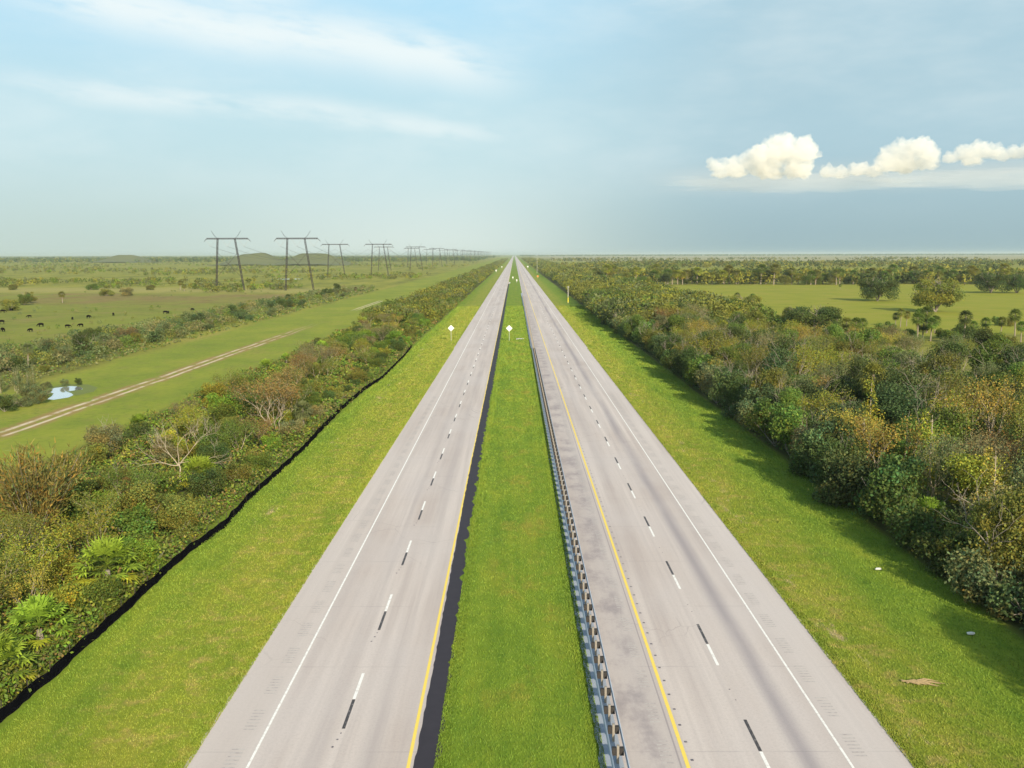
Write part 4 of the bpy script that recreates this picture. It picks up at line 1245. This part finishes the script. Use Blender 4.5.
# woods spreading away right, between and beyond the pastures
def right_far(a, b):
    if 690 > b: return False
    if b < 1080: return nz(a, b, .006) > -.10 or b < 800
    if b < 1470: return nz(a, b, .004) > .28
    if 2000 < b < 2700: return nz(a, b, .002) > .08
    if b < 2700: return nz(a, b, .0025) > -.22
    return nz(a, b, .0025) > .16
def frustum(side, y0, y1, n, f_, edge=78, sp=.60):
    y = y0 * (y1 / y0) ** rng.random(n)
    lim = y * sp
    x = edge + rng.random(n) * np.maximum(lim - edge, 10)
    P = np.stack([x if side > 0 else -x, y], 1)
    return P[np.array([f_(a, b) for a, b in P])]
far_trees('right_distant_woods', frustum(1, 700, 4500, 5200, right_far), 'patchy woods and palm groves beyond the right pasture', (5, 10.5), ('olive', 'dark green', 'mid-green', 'yellow-green'), 60)
far_trees('horizon_forest', frustum(1, 8500, 12000, 3600, lambda a, b: nz(a, b, .0004) > -.25, 60), 'far dark line of forest along the right horizon', (9, 17), ('dark green', 'olive', 'blue-green'), 70)
def left_far(a, b):
    if b < 560: return False
    if -235 < a < -190 and 790 < b < 930: return False
    if b < 760: return nz(a, b, .012) > .28
    return nz(a, b, .006) > -.02
far_trees('left_plain_scrub', frustum(-1, 560, 3000, 5200, left_far, 92), 'yellow-green scrub and palm clumps across the left plain', (2.0, 5.0), ('olive', 'yellow-green', 'bright green', 'mid-green', 'grey-green'), 48)
far_trees('left_horizon_forest', frustum(-1, 2800, 10000, 6500, lambda a, b: nz(a, b, .001) > -.25, 120), 'far bluish woods along the left horizon', (7, 14), ('dark green', 'olive', 'blue-green'), 60)

# grass blades on verges and median, and ragged grass over the pavement edges
def grass(n):
    xs_, ys_ = [], []
    zones = [(-25.0, -14.9, .40), (-3.5, 4.0, .26), (18.0, 30.2, .44)]
    for a, b, q in zones:
        k = int(n * q); xs_.append(rng.uniform(a, b, k)); ys_.append(34 * (420 / 34) ** (rng.random(k) ** 1.7))
    for e, s_ in ((-14.85, -1), (17.95, 1), (-3.55, 1), (4.0, -1)):
        k = int(n * .085); xs_.append(e + s_ * (rng.random(k) ** 1.5 * .7 - .10)); ys_.append(34 * (230 / 34) ** rng.random(k))
    x = np.concatenate(xs_); y = np.concatenate(ys_); m = len(x)
    h = rng.uniform(.04, .11, m) * (1 + (y - 34) * .006); wd = .016 * (1 + (y - 34) * .03)
    a = rng.uniform(0, 6.283, m); ux, uy = np.cos(a) * wd, np.sin(a) * wd
    lx, ly = rng.normal(0, .35, m) * h, rng.normal(0, .35, m) * h
    V = np.stack([np.stack([x - ux, y - uy, np.full(m, .0)], 1), np.stack([x + ux, y + uy, np.full(m, .0)], 1), np.stack([x + lx, y + ly, h], 1)], 1).reshape(-1, 3)
    V[:, 2] += .01
    t_ = tint_of(m, .10, .04, (1.0, 1.02, .95))
    me = np_mesh('verge_grass', V, tris=np.arange(3 * m).reshape(-1, 3), tint=np.repeat(t_, 3, axis=0)); me.materials.append(grass_material())
    tag(link('verge_grass', me), 'short bright grass on the verges and the median', 'grass', kind='stuff')
grass(300000)

# ------------------------------------------------------------------ cumulus clouds far beyond the land
def cloud_material(name, dens):
    m = bpy.data.materials.new(name); m.use_nodes = True; t = NT(m.node_tree)
    v = t.node('ShaderNodeVolumePrincipled'); v.inputs['Color'].default_value = (.975, .955, .915, 1)
    v.inputs['Density'].default_value = dens; v.inputs['Anisotropy'].default_value = 0.0
    o = t.node('ShaderNodeOutputMaterial'); t.l.new(v.outputs[0], o.inputs['Volume'])
    return m
CL_DENSE = cloud_material('cloud', .0034); CL_THIN = cloud_material('thin_cloud', .00013)
CD = 21000.0
def cloud(puffs, label, thin=1.0):
    """puffs: azimuth, elevation, radius in degrees as seen from the road, at their real distance"""
    V, F = [], []
    for (a, e_, r_) in puffs:
        a_, r0 = R(a), R(r_ * 1.12) * CD
        c = Vector((math.sin(a_) * CD, math.cos(a_) * CD + random.uniform(-.5, .5) * r0, math.tan(R(e_)) * CD))
        bm = bmesh.new(); bmesh.ops.create_icosphere(bm, subdivisions=5, radius=1)
        off = Vector((random.random() * 50, random.random() * 50, 0)); b = len(V)
        for q in bm.verts:
            n_ = mnoise.fractal(q.co * 2.0 + off, .8, 2.1, 5)
            p = q.co * (1 + .50 * n_ + .10 * (abs(mnoise.noise(q.co * 4.5 + off)) - .3)) * r0
            if p.z < 0: p.z *= .5
            V.append(tuple(c + p))
        F += [tuple(x.index + b for x in f_.verts) for f_ in bm.faces]
        bm.free()
    me = bpy.data.meshes.new('cumulus_cloud'); me.from_pydata(V, [], F); me.update(); me.materials.append(CL_DENSE)
    o = link('cumulus_cloud', me); tag(o, label, 'cloud', 'cream cumulus clouds low over the right horizon')
    rm = o.modifiers.new('union', 'REMESH'); rm.mode = 'VOXEL'; rm.voxel_size = 15.0
def pd(px_, py_): return (px_ - 514.5) / 16.53, (253.5 - py_) / 16.53
def puff(px_, py_, r): a, e_ = pd(px_, py_); return (math.degrees(math.atan(math.tan(R(1)) * a)), e_, r / 16.53)
cloud([puff(778, 160, 14), puff(760, 165, 14), puff(795, 163, 13), puff(772, 150, 8), puff(781, 147, 6), puff(798, 153, 8), puff(755, 160, 9), puff(745, 168, 10), puff(728, 171, 9), puff(712, 171, 7), puff(707, 166, 4), puff(733, 176, 9), puff(765, 176, 12), puff(792, 176, 12), puff(718, 177, 8)],
      'tall cream cumulus tower, largest cloud above the right pasture')
cloud([puff(822, 179, 7), puff(834, 180, 7), puff(848, 178, 7), puff(858, 177, 7), puff(866, 180, 6)], 'low row of small cloud puffs between the two cumulus towers', .85)
cloud([puff(885, 168, 11), puff(900, 162, 11), puff(912, 160, 10), puff(917, 167, 9), puff(878, 175, 9), puff(900, 174, 12), puff(920, 174, 8)], 'rounded cream cumulus, middle one of the cloud row', .95)
cloud([puff(940, 170, 6), puff(955, 167, 8), puff(968, 165, 9), puff(980, 167, 8), puff(992, 170, 6), puff(1005, 168, 7), puff(1020, 166, 8), puff(1036, 167, 9), puff(960, 172, 8)], 'long low cumulus bank reaching the right edge of the photo', .85)

def veil_cloud(px0, px1, py_, th, label):
    a0, _ = pd(px0, py_); a1, e_ = pd(px1, py_)
    x0, x1 = math.tan(R(a0)) * CD, math.tan(R(a1)) * CD
    bm = bmesh.new(); bmesh.ops.create_icosphere(bm, subdivisions=5, radius=1)
    for q in bm.verts:
        n_ = mnoise.fractal(Vector((q.co.x * 5, q.co.y * 2, q.co.z * 2 + px0)), .8, 2, 4)
        q.co *= 1 + .30 * n_
        q.co = Vector(((x0 + x1) / 2 + q.co.x * (x1 - x0) / 2, CD + 300 + q.co.y * 1500, math.tan(R(e_)) * CD + q.co.z * th))
    me = bpy.data.meshes.new('cloud_veil'); bm.to_mesh(me); bm.free(); me.materials.append(CL_THIN)
    tag(link('cloud_veil', me), label, 'cloud')
veil_cloud(672, 900, 183, 190, 'thin flat cloud sheet under the tall cumulus tower')
veil_cloud(840, 1090, 180, 200, 'thin flat cloud sheet under the cumulus bank at the right edge')

# ------------------------------------------------------------------ haze
bm = bmesh.new(); bmesh.ops.create_cube(bm, size=1)
for q in bm.verts:
    q.co.x *= 60100; q.co.y = -500 if q.co.y < 0 else 36100; q.co.z = -1.0 if q.co.z < 0 else 44.0
me = bpy.data.meshes.new('haze'); bm.to_mesh(me); bm.free()
hzm = bpy.data.materials.new('haze_air'); hzm.use_nodes = True
t = NT(hzm.node_tree)
pv = t.node('ShaderNodeVolumePrincipled'); pv.inputs['Color'].default_value = (.52, .62, .66, 1); pv.inputs['Density'].default_value = .00007; pv.inputs['Anisotropy'].default_value = 0.0
ou = t.node('ShaderNodeOutputMaterial'); t.l.new(pv.outputs[0], ou.inputs['Volume'])
me.materials.append(hzm)
hz_o = link('haze', me); tag(hz_o, 'thin pale haze over the whole plain', 'haze', kind='stuff')
